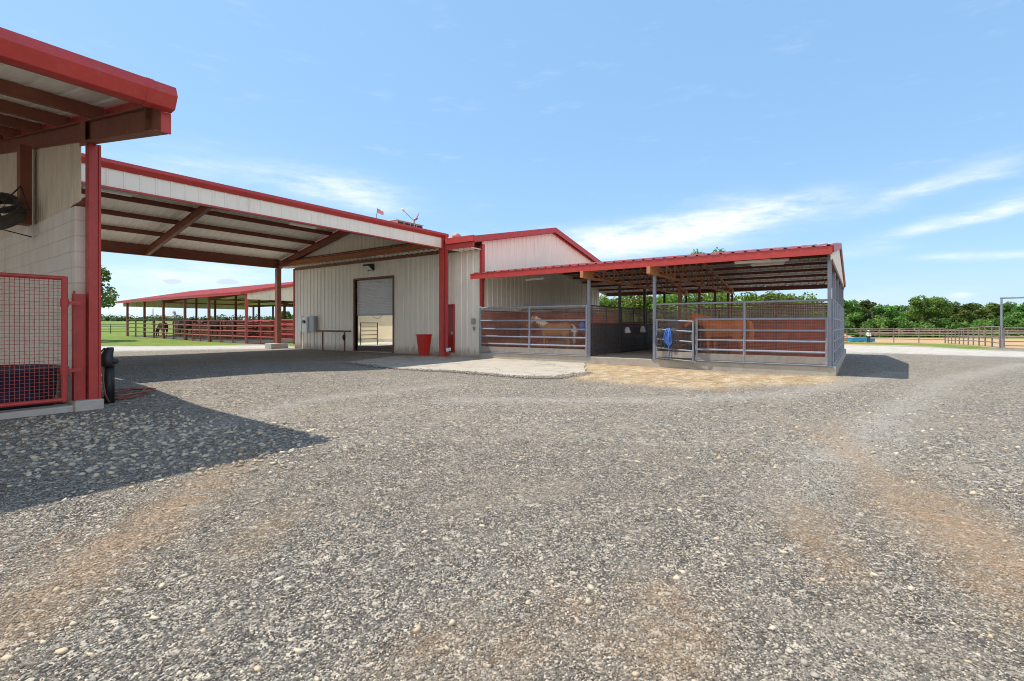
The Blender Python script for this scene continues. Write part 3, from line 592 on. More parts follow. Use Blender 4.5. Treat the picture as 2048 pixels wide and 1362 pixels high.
# ================================================================== BARN
BU0, BU1, BUR, BV0, BV1 = 19.4, 33.1, 26.3, 15.6, 32.5
def barn():
    T = thing('barn', 'white ribbed metal barn with red trim and a half open roll up door', 'barn', (19.4, 15.6, 0))
    eave, ridge = 5.95, 7.42
    W = MB(); A = dict(L=(0, 1, 0), H=(0, 0, 1), Nn=(-1, 0, 0), pitch=.4, rw=.045, rh=.035)
    def wpiece(v0, v1, z0, z1):
        ph = .2+math.ceil((v0-BV0-.2)/.4)*.4-(v0-BV0); W.ribbed((BU0, v0, 0), A['L'], A['H'], v1-v0, z0, z1, A['Nn'], .4, .045, .035, ph)
    dv0, dv1, dz = 22.25, 25.8, 4.45
    wpiece(BV0, 17.42, .03, 5.62); wpiece(17.42, 18.45, 2.75, 5.62); wpiece(18.45, dv0, .03, 5.62); wpiece(dv0, dv1, dz, 5.62); wpiece(dv1, BV1, .03, 5.62)
    W.build('wall', WHITE, T)
    m = MB(); m.box(BU0+.05, BU0+.2, BV0+.03, 17.42, .0, 5.7); m.box(BU0+.05, BU0+.2, 18.45, dv0, 0, 5.7); m.box(BU0+.05, BU0+.2, dv1, BV1, 0, 5.7); m.box(BU0+.05, BU0+.2, 17.42, 18.45, 2.8, 5.7); m.box(BU0+.05, BU0+.2, dv0, dv1, dz, 5.7)
    m.build('inner_wall', KICK, T)
    f = lambda s: (eave+.05)+(ridge-eave)*(1-abs(s-(BUR-BU0))/(BUR-BU0)) if s < BUR-BU0 else (eave+.05)+(ridge-eave)*(1-(s-(BUR-BU0))/(BU1-BUR))
    m = MB(); m.ribbed((BU0, BV0, 0), (1, 0, 0), (0, 0, 1), BU1-BU0, .0, f, (0, -1, 0), pitch=.4, rw=.05, rh=.035, breaks=(BUR-BU0,)); m.build('gable_wall', WHITE, T)
    m = MB(); m.ribbed((BU1, BV0, 0), (0, 1, 0), (0, 0, 1), BV1-BV0, 0, eave, (1, 0, 0), pitch=.4); m.build('rear_wall', WHITE, T)
    # far wall with a wide opening
    m = MB()
    for a, b, z0, ff in ((0, 5.2, 0, f), (5.2, 11.6, 3.7, f), (11.6, BU1-BU0, 0, f)):
        m.ribbed((BU0+a, BV1, 0), (1, 0, 0), (0, 0, 1), b-a, z0, (lambda s, a=a: f(s+a)), (0, 1, 0), pitch=.4, breaks=(BUR-BU0-a,) if a < BUR-BU0 < b else ())
    m.build('far_wall', WHITE, T)
    m = MB(); m.box(BU0, BU1, BV0, BV1, -.15, .035); m.build('floor_slab', CONC, T)
    sl = (ridge-eave)/(BUR-BU0); cs = math.sqrt(1+sl*sl)
    for s in (1, -1):
        u0 = BU0-.95 if s > 0 else BU1+.6; zz = eave+.1-sl*(.95 if s > 0 else .6); run = abs(BUR-u0)*cs; sl2 = (ridge+.1-zz)/abs(BUR-u0); c2 = math.sqrt(1+sl2*sl2)
        m = MB(); m.ribbed((u0, BV0-.25, zz+.12), (0, 1, 0), (s/c2, 0, sl2/c2), BV1-BV0+.5, 0, abs(BUR-u0)*c2, (0, 0, 1), pitch=.4); m.build('roof_panel', REDROOF, T)
        # rake trim on the gable end
        m = MB(); p, q = V((u0-.03*s, BV0-.27, zz+.0)), V((BUR, BV0-.27, ridge+.1)); m.bar(p, q, .06, .3); m.build('rake_trim', RED, T)
        m = MB(); p, q = V((u0-.03*s, BV0-.05, zz-.16)), V((BUR, BV0-.05, ridge-.06)); m.bar(p, q, .1, .05); m.build('rake_trim', RED, T)
    # eave box over the entry door: fascia, soffit
    zz = eave+.1-sl*.95
    m = MB(); m.box(BU0-1.02, BU0-.9, BV0-.28, 17.18, zz-.1, zz+.19); m.box(BU0-.92, BU0-.84, BV0-.2, 17.18, zz-.36, zz-.1); m.build('eave_fascia', RED, T)
    m = MB(); m.ribbed((BU0-.84, BV0-.02, 5.5), (0, 1, 0), (1, 0, 0), 1.6, 0, .84, (0, 0, -1), pitch=.4, rh=.05, rw=.08, minor=False); m.build('soffit', LINER, T)
    m = MB(); m.box(BU0-.1, BU0-.01, BV0+.02, BV1, 5.48, 5.61); m.build('top_trim', PRIMER, T)
    m = MB(); m.box(BU0-.06, BU0+.16, BV0-.06, BV0-.003, 3.9, 5.75); m.box(BU0-.06, BU0-.003, BV0-.003, BV0+.1, 2.6, 5.45); m.box(BU0-.06, BU0+.12, BV0-.06, BV0-.003, 2.55, 3.9); m.build('corner_trim', RED, T)
    m = MB(); m.box(BU0-.06, BU0+.1, BV1, BV1+.1, .3, 5.6); m.build('corner_trim', RED, T)
    # roll-up door
    d = MB(); zb = 2.32; z = dz-.02; o = []
    cols = []
    while z > zb: cols += [(z, 0.), (z-.045, .022), (z-.07, .022)]; z -= .1
    vs = []
    for zz_, off in cols: vs += [(BU0+.16-off, dv0+.02, zz_), (BU0+.16-off, dv1-.02, zz_)]
    d.add(vs, [(2*i, 2*i+1, 2*i+3, 2*i+2) for i in range(len(cols)-1)])
    D = d.build('roll_up_door', mat('door_slats', (.70, .71, .73), .4, var=.05, scale=2), T)
    m = MB(); m.box(BU0+.12, BU0+.2, dv0+.02, dv1-.02, zb-.1, zb); m.build('bottom_bar', GREYBOX, D)
    m = MB(); m.path([(BU0+.1, 24.3+(-1.0)*k/8+.0, zb-.08-.2*math.sin(math.pi*k/8)) for k in range(9)], .012, 6); m.build('pull_rope', DARKPIPE, D)
    m = MB(); m.box(BU0-.05, BU0+.24, dv0-.1, dv0, .03, dz+.1); m.box(BU0-.05, BU0+.24, dv1, dv1+.1, .03, dz+.1); m.box(BU0-.05, BU0+.24, dv0, dv1, dz, dz+.1); m.build('door_frame', PRIMER, T)
    # entry door
    m = MB(); m.box(BU0+.06, BU0+.12, 17.5, 18.4, .2, 2.7)
    E = m.build('entry_door', mat('red_door_paint', (.36, .018, .02), .4, var=.06), T)
    m = MB(); m.box(BU0+.045, BU0+.058, 17.52, 17.62, 1.3, 2.5); m.build('door_window', GLASS, E)
    m = MB(); m.box(BU0-.01, BU0+.045, 17.58, 17.7, 1.15, 1.3); m.build('door_handle', STEELG, E)
    m = MB(); m.box(BU0-.04, BU0+.14, 17.42, 17.5, .04, 2.75); m.box(BU0-.04, BU0+.14, 18.4, 18.46, .04, 2.75); m.box(BU0-.04, BU0+.14, 17.5, 18.4, 2.7, 2.75); m.build('entry_frame', RED, T)
    m = MB(); m.box(BU0-.35, BU0+.05, 17.38, 18.5, -.05, .19); m.build('door_step', CONC, T)
barn()
def cream_building():
    T = thing('cream_outbuilding', 'cream stucco building seen through the half open roll up door', 'building', (32, 40, 0))
    m = MB(); m.box(32, 38, 34.5, 48, -.1, .3); m.build('base_course', CONC2, T)
    m = MB(); m.box(32.03, 37.97, 34.53, 47.97, .3, 3.6); m.build('wall', CREAM, T)
    m = MB(); m.prism([(31.6, 34.2, 3.6), (38.4, 34.2, 3.6), (35, 34.2, 4.7)], (0, 14.2, 0)); m.build('roof', REDROOF, T)
cream_building()
def tube_panel(name, label, cat, P0, P1, zs, posts, m, group=None, r=.03, z0=0, mesh=None, kick=None, prail=None):
    """pipe panel between two ground points; zs rail heights, posts = fractions along"""
    P0, P1 = V(P0), V(P1); T = thing(name, label, cat, P0, group); L = P1-P0; L.z = 0; ln = L.length; l = L.normalized()
    at = lambda s, z: V((P0.x+l.x*s, P0.y+l.y*s, P0.z+(P1.z-P0.z)*s/ln+z))
    for z in zs:
        q = MB(); q.tube(at(0, z), at(ln, z), prail or r, 8); q.build('rail', m, T)
    for s in posts:
        q = MB(); q.tube(at(s*ln, z0), at(s*ln, max(zs)+.03), r*1.25, 8); q.build('post', m, T)
    if mesh:
        q = MB(); q.grid_wire(at(0, mesh[0])+V((l.y, -l.x, 0))*.0, l, (0, 0, 1), ln, mesh[1]-mesh[0], mesh[2], mesh[3]); q.build('wire_mesh', WIRE, T)
    if kick:
        q = MB(); n_ = V((l.y, -l.x, 0)); a = at(0.03, kick[0]); q.prism([a, a+V((0, 0, kick[1]-kick[0])), a+V((0, 0, kick[1]-kick[0]))+n_*.04, a+n_*.04], l*(ln-.06)); q.build('kick_board', kick[2], T)
    return T
tube_panel('pipe_gate', 'rusty pipe gate panel in front of the cream building inside the barn', 'gate', (24.85, 32.3, .04), (26.5, 32.3, .04), (.5, .82, 1.14, 1.46, 1.78), (0, 1), RUSTPIPE)

def ebox(v0, v1, z0, z1, dep, label, m, meter=False):
    T = thing('electrical_box', label, 'electrical box', (19.3, (v0+v1)/2, z0), 'electrical boxes on the barn wall')
    b = MB(); b.box(19.35-dep, 19.355, v0, v1, z0, z1); b.build('case', m, T, bevel=.01)
    b = MB(); b.box(19.335-dep, 19.348-dep, v0+.04, v1-.04, z0+.05, z1-.05); b.build('cover', m, T)
    b = MB(); b.tube((19.28, (v0+v1)/2, .1), (19.28, (v0+v1)/2, z0), .03, 8); b.build('conduit', GREYBOX, T)
    if meter:
        b = MB(); b.tube((19.34-dep, (v0+v1)/2, z1-.33), (19.22-dep, (v0+v1)/2, z1-.33), .11, 16); b.build('meter', GLASS, T)
ebox(31.25, 31.75, 1.2, 2.25, .2, 'pale flat electrical box nearest the far wall corner', WHITEP)
ebox(30.5, 31.1, 1.15, 2.2, .25, 'electrical box with round meter between two plain boxes', WHITEP, True)
ebox(29.7, 30.25, 1.2, 2.25, .25, 'grey electrical box closest to the hitching rail', GREYBOX)
def hitch():
    u = 18.55; T = thing('hitching_rail', 'dark red hitching rail in front of the white barn wall', 'rail', (u, 26.8, 0))
    m = MB(); m.tube((u, 25.05, 1.27), (u, 28.55, 1.27), .05, 10); m.build('rail', RUSTPIPE, T)
    for v in (25.65, 27.9):
        m = MB(); m.tube((u, v, -.1), (u, v, 1.24), .05, 10); m.build('post', RUSTPIPE, T)
    m = MB(); m.loft([((u-.08, 25.6, 1.05), (0, 0, -1), .05, .05), ((u-.1, 25.58, .95), (0, 0, -1), .11, .1), ((u-.09, 25.58, .8), (0, 0, -1), .09, .08), ((u-.07, 25.6, .72), (0, 0, -1), .03, .03)], 10)
    o = m.build('feed_bucket', BLACK, smooth=True); tag(o, 'small black bag hanging from a post of the hitching rail', 'bag')
hitch()
def wall_light():
    T = thing('wall_light', 'floodlight on the barn wall above the roll up door', 'light', (19.35, 24.2, 5.0))
    m = MB(); m.prism([(19.355, 23.9, 5.35), (19.0, 23.9, 5.3), (18.98, 23.9, 5.2), (19.355, 23.9, 4.95)], (0, .55, 0)); m.build('housing', BLACK, T)
    m = MB(); m.prism([(18.975, 23.95, 5.19), (18.985, 23.95, 5.17), (19.28, 23.95, 4.98), (19.26, 23.95, 4.97)], (0, .45, 0)); m.build('lens', LAMPW, T)
wall_light()
def planter():
    u, v = 18.45, 18.75; z = .03; T = thing('planter', 'tall tapered red planter beside the red canopy column', 'planter', (u, v, z))
    m = MB(); k = [(.19, 0), (.285, 1.08), (.31, 1.08), (.31, 1.13), (.26, 1.13), (.24, .95)]; vs = []
    for r, h in k: vs += [(u-r, v-r, z+h), (u+r, v-r, z+h), (u+r, v+r, z+h), (u-r, v+r, z+h)]
    fs = [(3, 2, 1, 0)]+[(4*i+j, 4*i+(j+1) % 4, 4*i+4+(j+1) % 4, 4*i+4+j) for i in range(5) for j in range(4)]
    m.add(vs, fs); m.build('pot', REDLID, T, bevel=.01)
    m = MB(); m.box(u-.235, u+.235, v-.235, v+.235, z+.9, z+.96); m.build('soil', BARK, T)
planter()
def wallbox(v, z, w, h, label, nm):
    m = MB(); m.box(19.28, 19.36, v-w/2, v+w/2, z-h/2, z+h/2); m.box(19.265, 19.28, v-w/2+.02, v+w/2-.02, z-h/2+.02, z+h/2-.05); m.box(19.25, 19.265, v-w/2, v+w/2, z+h/2-.03, z+h/2)
    o = m.build(nm, GREYBOX, bevel=.006); tag(o, label, 'wall box')
wallbox(16.1, 1.85, .22, .28, 'grey keypad box on the barn wall left of the horse stall', 'keypad_box')
wallbox(16.05, 1.48, .12, .16, 'small outlet box under the grey keypad box', 'outlet_box')

def cooler():
    sl = (ZR-ZE)/8; z = ZE+sl*(19.6-17.5); T = thing('roof_cooler', 'pale louvred cooling unit on the canopy roof', 'cooler', (16.6, 19.7, z)); T.location.x += 1.75; T.location.z += .1
    m = MB(); m.box(15.3, 17.15, 19.3, 20.2, z-.12, z+.17); m.box(15.26, 17.19, 19.26, 20.24, z+.17, z+.21); m.build('case', mat('beige_case', (.55, .52, .47), .5), T, bevel=.01)
    for k in range(4):
        m = MB(); x0 = 15.4+k*.44; m.box(x0, x0+.36, 19.28, 19.298, z-.06, z+.13)
        for j in range(4): m.box(x0, x0+.36, 19.26, 19.28, z-.05+j*.05, z-.035+j*.05)
        m.build('louvre', BLACK, T)
cooler()
def dish():
    sl = (ZR-ZE)/8; u, v = 16.6, 18.9; z = ZE+sl*(v-17.5); T = thing('satellite_dish', 'grey satellite dish on the canopy roof beside the cooling unit', 'dish', (u, v, z)); T.location.x += 1.3; T.location.z += .02
    m = MB(); m.tube((u, v, z), (u, v, z+.55), .03, 8); m.build('mast', STEELG, T)
    c = V((u+.12, v-.06, z+.62)); ax = V((-.72, .45, .5)).normalized(); x = ax.orthogonal().normalized(); y = ax.cross(x); m = MB(); vs = []; n = 20
    for r in (0.02, .15, .28, .36): vs += [c+(x*math.cos(2*math.pi*k/n)+y*math.sin(2*math.pi*k/n))*r+ax*(.55*r*r-.02) for k in range(n)]
    m.add(vs, [(i*n+k, i*n+(k+1) % n, (i+1)*n+(k+1) % n, (i+1)*n+k) for i in range(3) for k in range(n)]+[tuple(range(n))]); m.build('reflector', GREYBOX, T, smooth=True)
    e = c+ax*.75+V((0, 0, -.1)); m = MB(); m.tube(V((u, v, z+.45)), e, .018, 6); m.build('arm', STEELG, T)
    m = MB(); m.loft([(e-ax*.0, ax, .05, .05), (e+ax*.08+V((0, 0, .05)), ax, .09, .07), (e+ax*.16+V((0, 0, .06)), ax, .04, .04)], 10); m.build('receiver', WHITEP, T, smooth=True)
    m = MB(); m.tube(c-ax*.02, V((u, v, z+.5)), .06, 8); m.build('bracket', BLACK, T)
dish()
def flag():
    u, v = 15.15, 18.6; z = ZE+.21*(v-17.5); T = thing('small_flag', 'faded pink flag on a thin pole on the canopy roof', 'flag', (u, v, z-.1))
    m = MB(); m.tube((u, v, z-.1), (u+.08, v-.05, z+.62), .012, 6); m.build('pole', DARKPIPE, T)
    m = MB(); vs = []
    for i in range(9):
        t = i/8; q = V((u+.075+t*.25, v-.05-t*.14, z+.58-.1*t*t+.02*math.sin(t*7))); vs += [q, q-V((0, 0, .22-.06*t))]
    m.add(vs, [(2*i, 2*i+2, 2*i+3, 2*i+1) for i in range(8)]); m.build('cloth', PINK, T)
flag()
def vent():
    u, v = 19.5, 17.4; z = 5.97; T = thing('roof_vent', 'round red roof vent behind the barn eave', 'vent', (u, v, z-.1))
    m = MB(); m.lathe((u, v, z-.1), [(.12, 0), (.12, .28), (.14, .3)], 16); m.build('stack', REDROOF, T, smooth=True)
    m = MB(); m.lathe((u, v, z+.18), [(.14, 0), (.22, .07), (.24, .17), (.2, .28), (.1, .35), (.02, .37)], 18); m.build('cap', mat('faded_red', (.5, .2, .18), .5), T, smooth=True)
vent()

# ================================================================== OPEN SHEDS
def shed_shell(T, u0, u1, ur, v0, v1, eave, ridge, under, trimb=.25, gable0=True, gable1=True, purl=None, gz=None, pitch=.4):
    for s in (1, -1):
        ue = u0 if s > 0 else u1; ze = eave if s > 0 else ridge-(ridge-eave)/(ur-u0)*(u1-ur)
        sl = (ridge-ze)/abs(ur-ue); cs = math.sqrt(1+sl*sl); run = abs(ur-ue)*cs
        m = MB(); m.ribbed((ue-.05*s, v0, ze-.05*sl), (0, 1, 0), (s/cs, 0, sl/cs), v1-v0, 0, run+.05, (0, 0, 1), pitch=pitch, rw=.06, rh=.045); m.build('roof_panel', REDROOF, T)
        m = MB(); m.ribbed((ue, v0+.03, ze-.025), (0, 1, 0), (s/cs, 0, sl/cs), v1-v0-.06, 0, run, (0, 0, 1), pitch=pitch, rw=.06, rh=.045, minor=False); m.build('roof_underside', under, T)
        m = MB(); m.box(min(ue-.03*s, ue+.02*s), max(ue-.03*s, ue+.02*s), v0, v1, ze-trimb-.02, ze-.012); m.build('eave_fascia', RED if s > 0 else PRIMER, T)
        for vv in (v0, v1):
            m = MB(); sg = -1 if vv == v0 else 1; p, q = V((ue, vv+sg*.025, ze-.1)), V((ur, vv+sg*.025, ridge-.1)); m.bar(p, q, .05, .24); m.build('rake_trim', RED if sg < 0 or u0 > 20 else SIDEGREY, T)
        for k in (purl or []):
            uu = ur-s*k
            z = ridge-sl*k-.14; m = MB(); m.bar((uu, v0+.05, z+.03), (uu, v1-.05, z+.03), .03, .13); m.bar((uu+.03, v0+.05, z-.03), (uu+.03, v1-.05, z-.03), .08, .02); m.build('purlin', PRIMER, T)
    return
def shed_right():
    u0, u1, ur, v0, v1, eave, ridge = 18.4, 34.2, 26.0, .7, 15.5, 4.15, 5.25
    T = thing('stall_shed', 'open horse stall shed with a red ribbed roof on a raised slab', 'shed', (19, .75, 0))
    shed_shell(T, u0, u1, ur, v0, v1, eave, ridge, GALV, purl=(.25, 1.5, 2.8, 4.1, 5.4, 6.7))
    sl = (ridge-eave)/(ur-u0); zr = lambda u: ridge-sl*abs(u-ur)
    m = MB(); m.box(18.98, 33.6, .62, 15.45, -.5, .3); m.build('slab', CONC, T, bevel=.015)
    # gable walls (open below the eaves)
    for vv, sg in ((v0+.06, -1),):
        f = lambda s: zr(u0+.3+s)-.12-3.75
        m = MB(); m.ribbed((u0+.3, vv, 3.75), (1, 0, 0), (0, 0, 1), u1-u0-.6, 0, f, (0, sg, 0), pitch=.4, breaks=(ur-u0-.3,)); m.build('gable_wall', WHITE, T)
    # trusses
    for vt in (6.6, 9.45):
        m = MB(); zb = 3.66
        m.bar((18.75, vt, zb), (33.6, vt, zb), .08, .1)
        m.bar((18.75, vt, zr(18.75)-.3), (ur, vt, zr(ur)-.3), .08, .1); m.bar((33.6, vt, zr(33.6)-.3), (ur, vt, zr(ur)-.3), .08, .1)
        m.prism([(18.35, vt-.07, 3.62), (19.35, vt-.07, 3.6), (19.35, vt-.07, 3.95), (18.35, vt-.07, 3.9)], (0, .14, 0))
        m.prism([(33.1, vt-.06, 3.62), (33.9, vt-.06, 3.62), (33.5, vt-.06, 3.95), (33.1, vt-.06, 3.95)], (0, .12, 0))
        us = np.linspace(19.4, 33.0, 13)
        for i, u in enumerate(us[1:-1]): m.bar((u, vt, zb), (u, vt, zr(u)-.3), .05, .05, (1, 0, 0))
        for i in range(len(us)-1):
            a, b = us[i], us[i+1]
            if (a+b)/2 < ur: m.bar((a, vt, zr(a)-.32), (b, vt, zb), .045, .045)
            else: m.bar((b, vt, zr(b)-.32), (a, vt, zb), .045, .045)
        m.build('truss', ORANGE, T)
    for u in (19.05, 22.35, 25.7, 29.0, 32.3, 33.5):
        for v in (.8, 6.6, 9.45, 15.3):
            if v == 15.3: continue
            top = 3.6 if v in (6.6, 9.45) else zr(u)-.25
            m = MB(); m.box(u-.055, u+.055, v-.055, v+.055, .28, top); m.box(u-.1, u+.1, v-.1, v+.1, .29, .31); m.build('post', PIPE if u < 20 or v < 1 else PRIMER if v == 6.6 else DARKPIPE, T)
    m = MB(); m.bar((19.0, .74, 3.72), (33.6, .74, 3.72), .06, .14); m.build('end_girt', PRIMER, T)
shed_right()
strip_light((20.6, 13.2, 3.95), (.15, 1, 0), 'strip light under the stall shed roof above the palomino horse', 'strip lights under the stall shed', .35)
for c, lab in (((19.7, 3.2, 3.98), 'strip light just behind the stall shed eave, longest looking of four'), ((20.9, 2.75, 4.1), 'strip light high under the stall shed roof nearest the right gable'), ((21.9, 3.0, 4.1), 'strip light under the second purlin of the stall shed'), ((28.5, 4.2, 4.25), 'strip light deepest under the rear slope of the stall shed'), ((25.2, 12.0, 4.7), 'strip light deep behind the left truss of the stall shed')):
    strip_light(c, (0, 1, 0), lab, 'strip lights under the stall shed', .3)
GZ = (.32, .74, 1.1, 1.46, 1.86, 2.48)
tube_panel('stall_fence', 'grey pipe and mesh stall front with the palomino horse behind', 'pipe panel', (18.98, 15.4, 0), (18.98, 9.5, 0), GZ, (0.005, .5, .995), PIPE, 'pipe stall fronts of the shed', .042, .3, (.62, 2.46, .05, .004), (.36, .6, KICK))
P = tube_panel('stall_fence', 'grey pipe and mesh stall front with the sorrel horse at the right end', 'pipe panel', (18.98, 5.0, 0), (18.98, .85, 0), GZ[:5], (.005, .4, .995), PIPE, 'pipe stall fronts of the shed', .042, .3, None, (.36, .6, KICK))
m = MB(); m.tube((18.98, 6.5, 2.46), (18.98, .85, 2.46), .036, 8); m.build('rail', PIPE, P)
m = MB(); m.grid_wire((19.03, .9, .62), (0, 1, 0), (0, 0, 1), 5.6, 1.84, .05, .004); m.build('wire_mesh', WIRE, P)
m = MB(); m.tube((18.98, 3.34, 1.86), (18.98, 3.34, 2.46), .045, 8); m.build('post', PIPE, P)
tube_panel('pipe_gate', 'short grey gate with ropes hanging on it beside the shed aisle', 'gate', (18.94, 6.48, .3), (18.72, 5.02, .22), (.08, .46, .8, 1.18, 1.56), (.005, .99), PIPE, None, .03, .05, None, (.12, .34, KICK))
# end panels along the right gable side, seen almost end-on
for i, (a, b) in enumerate(((19.1, 22.3), (22.4, 25.65), (25.75, 28.95), (29.05, 32.25))):
    tube_panel('stall_fence', ['grey pipe panel at the front corner on the right end of the stall shed', 'second grey pipe panel from the front corner of the shed end', 'third grey pipe panel from the front corner of the shed end', 'rearmost grey pipe panel on the right end of the stall shed'][i], 'pipe panel', (a, .72, 0), (b, .72, 0), GZ, (.01, .5, .99), PIPE, 'pipe panels on the shed end', .032, .3)
def partition(u, v0, v1, zt, label, vert=False, name='stall_partition', mesh=True, m_=None, z1=2.48):
    T = thing(name, label, 'stall partition', (u, v0, .3), 'board stall partitions')
    m = MB(); z = .36
    a, b = ((u, v0), (u, v1)) if not vert else ((v0, u), (v1, u))
    dx, dy = b[0]-a[0], b[1]-a[1]
    while z < zt-.05:
        h = min(.2, zt-z); m.bar((a[0], a[1], z+h/2), (b[0], b[1], z+h/2), .04, h-.012); z += h
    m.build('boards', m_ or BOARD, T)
    m = MB(); m.tube((a[0], a[1], z1), (b[0], b[1], z1), .03, 8); m.tube((a[0], a[1], zt+.05), (b[0], b[1], zt+.05), .03, 8)
    for s in (.02, .5, .98): m.tube((a[0]+dx*s, a[1]+dy*s, .3), (a[0]+dx*s, a[1]+dy*s, z1), .03, 8)
    m.build('frame', RUSTPIPE if m_ is None else DARKPIPE, T)
    if mesh and z1 > zt+.2:
        m = MB(); L = V((dx, dy, 0)); m.grid_wire((a[0], a[1], zt+.08), L.normalized(), (0, 0, 1), L.length, z1-zt-.1, .08, .007); m.build('wire_mesh', WIRE, T)
partition(22.4, 9.6, 15.25, 2.25, 'reddish board partition behind the palomino horse')
partition(25.7, 9.6, 15.25, 1.75, 'board partition two stalls behind the palomino horse')
partition(29.0, 9.6, 15.25, 1.75, 'board partition three stalls behind the palomino horse')
partition(32.6, 9.6, 15.25, 1.75, 'rear board partition on the barn side of the shed')
partition(22.4, .9, 4.6, 1.85, 'reddish board partition right of the sorrel horse')
partition(25.7, .9, 6.5, 1.75, 'board partition two stalls behind the right stall front')
partition(29.0, .9, 6.5, 1.75, 'board partition three stalls behind the right stall front')
partition(32.6, .9, 6.5, 1.75, 'rear board partition at the right end of the shed')
partition(15.42, 19.15, 33.0, 2.3, 'long reddish board lining along the barn wall inside the stalls', True, z1=2.36, mesh=False)
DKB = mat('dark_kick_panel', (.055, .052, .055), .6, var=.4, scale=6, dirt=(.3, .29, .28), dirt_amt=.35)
AL = ['first from the yard', 'second from the yard', 'third from the yard', 'farthest from the yard']
for i, (a, b) in enumerate(((19.2, 22.25), (22.45, 25.6), (25.8, 28.9), (29.1, 32.2))):
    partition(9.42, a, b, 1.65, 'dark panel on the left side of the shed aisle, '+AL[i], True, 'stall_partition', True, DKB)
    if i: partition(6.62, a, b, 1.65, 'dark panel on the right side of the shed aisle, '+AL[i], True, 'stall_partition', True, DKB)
# clutter
def sack(c, w, h, label, m, name='feed_sack', cat='sack'):
    c = V(c); b = MB(); b.loft([(c+V((0, 0, -h)), (0, 0, 1), w*.4, w*.25), (c+V((.02, 0, -h*.85)), (0, 0, 1), w*.62, w*.4), (c+V((0, .02, -h*.45)), (.1, 0, 1), w*.55, w*.33), (c+V((0, 0, -h*.15)), (0, .1, 1), w*.35, w*.2), (c, (0, 0, 1), w*.2, w*.1)], 12)
    o = b.build(name, m, smooth=True); tag(o, label, cat)
sack((22.9, 9.3, 1.55), .3, .3, 'white sack hung on the dark aisle panel nearest the palomino stall', CLOTHW)
sack((25.0, 9.3, 1.6), .28, .34, 'white sack hung midway along the left aisle panels', CLOTHW)
sack((28.0, 9.28, 1.55), .34, .36, 'pale sack hung deepest in the shed aisle', CLOTHW)
sack((24.2, 6.75, 1.35), .4, .45, 'pale sack hung on the right aisle panels', CLOTHW)
sack((19.12, 9.78, 1.85), .3, .45, 'blue cloth bundle hung at the post of the palomino stall', ROPE, 'cloth_bundle', 'cloth bundle')
sack((19.14, 10.2, 1.55), .26, .2, 'white cloth bundle beside the blue one on the palomino stall front', CLOTHW, 'cloth_bundle', 'cloth bundle')
def ropes():
    T = thing('lead_rope', 'blue lead ropes looped over the short grey gate', 'rope', (18.83, 5.95, 1.5))
    random.seed(3); base = V((18.82, 5.98, 1.52))
    m = MB()
    for k in range(8):
        dv = random.uniform(-.16, .16); h = random.uniform(.45, .68); w = random.uniform(.05, .12)
        m.path([base+V((-.02-.02*math.sin(math.pi*i/10)-.004*k, dv*.6+w*math.sin(2*math.pi*i/10)-dv*.2*i/10, -h*math.sin(math.pi*i/10))) for i in range(11)], .02, 6)
    m.build('coil', ROPE, T, smooth=True)
    m = MB(); m.path([base+V((-.05, -.02, .0)), base+V((-.07, -.03, -.4)), base+V((-.05, -.05, -.9)), base+V((-.06, -.03, -1.22))], .02, 6); m.build('tail_end', ROPE, T, smooth=True)
    T = thing('halter', 'black strap halters hanging beside the blue ropes on the gate', 'halter', (18.86, 6.25, 1.5))
    for j, dv in enumerate((.28, -.28)):
        m = MB(); b = base+V((-.04, dv, 0))
        for k in range(4):
            h = random.uniform(.5, .8); w = random.uniform(.06, .13); m.path([b+V((-.03, w*math.sin(2*math.pi*i/12)*.9+.03*k, -h*math.sin(math.pi*i/12)**.8 if 0 < i < 12 else 0)) for i in range(13)], .012, 5)
        c = b+V((-.03, .05, -.72)); m.path([c+V((0, .09*math.cos(a*.524), .09*math.sin(a*.524))) for a in range(13)], .014, 5)
        m.build('strap', STRAP, T, smooth=True)
ropes()

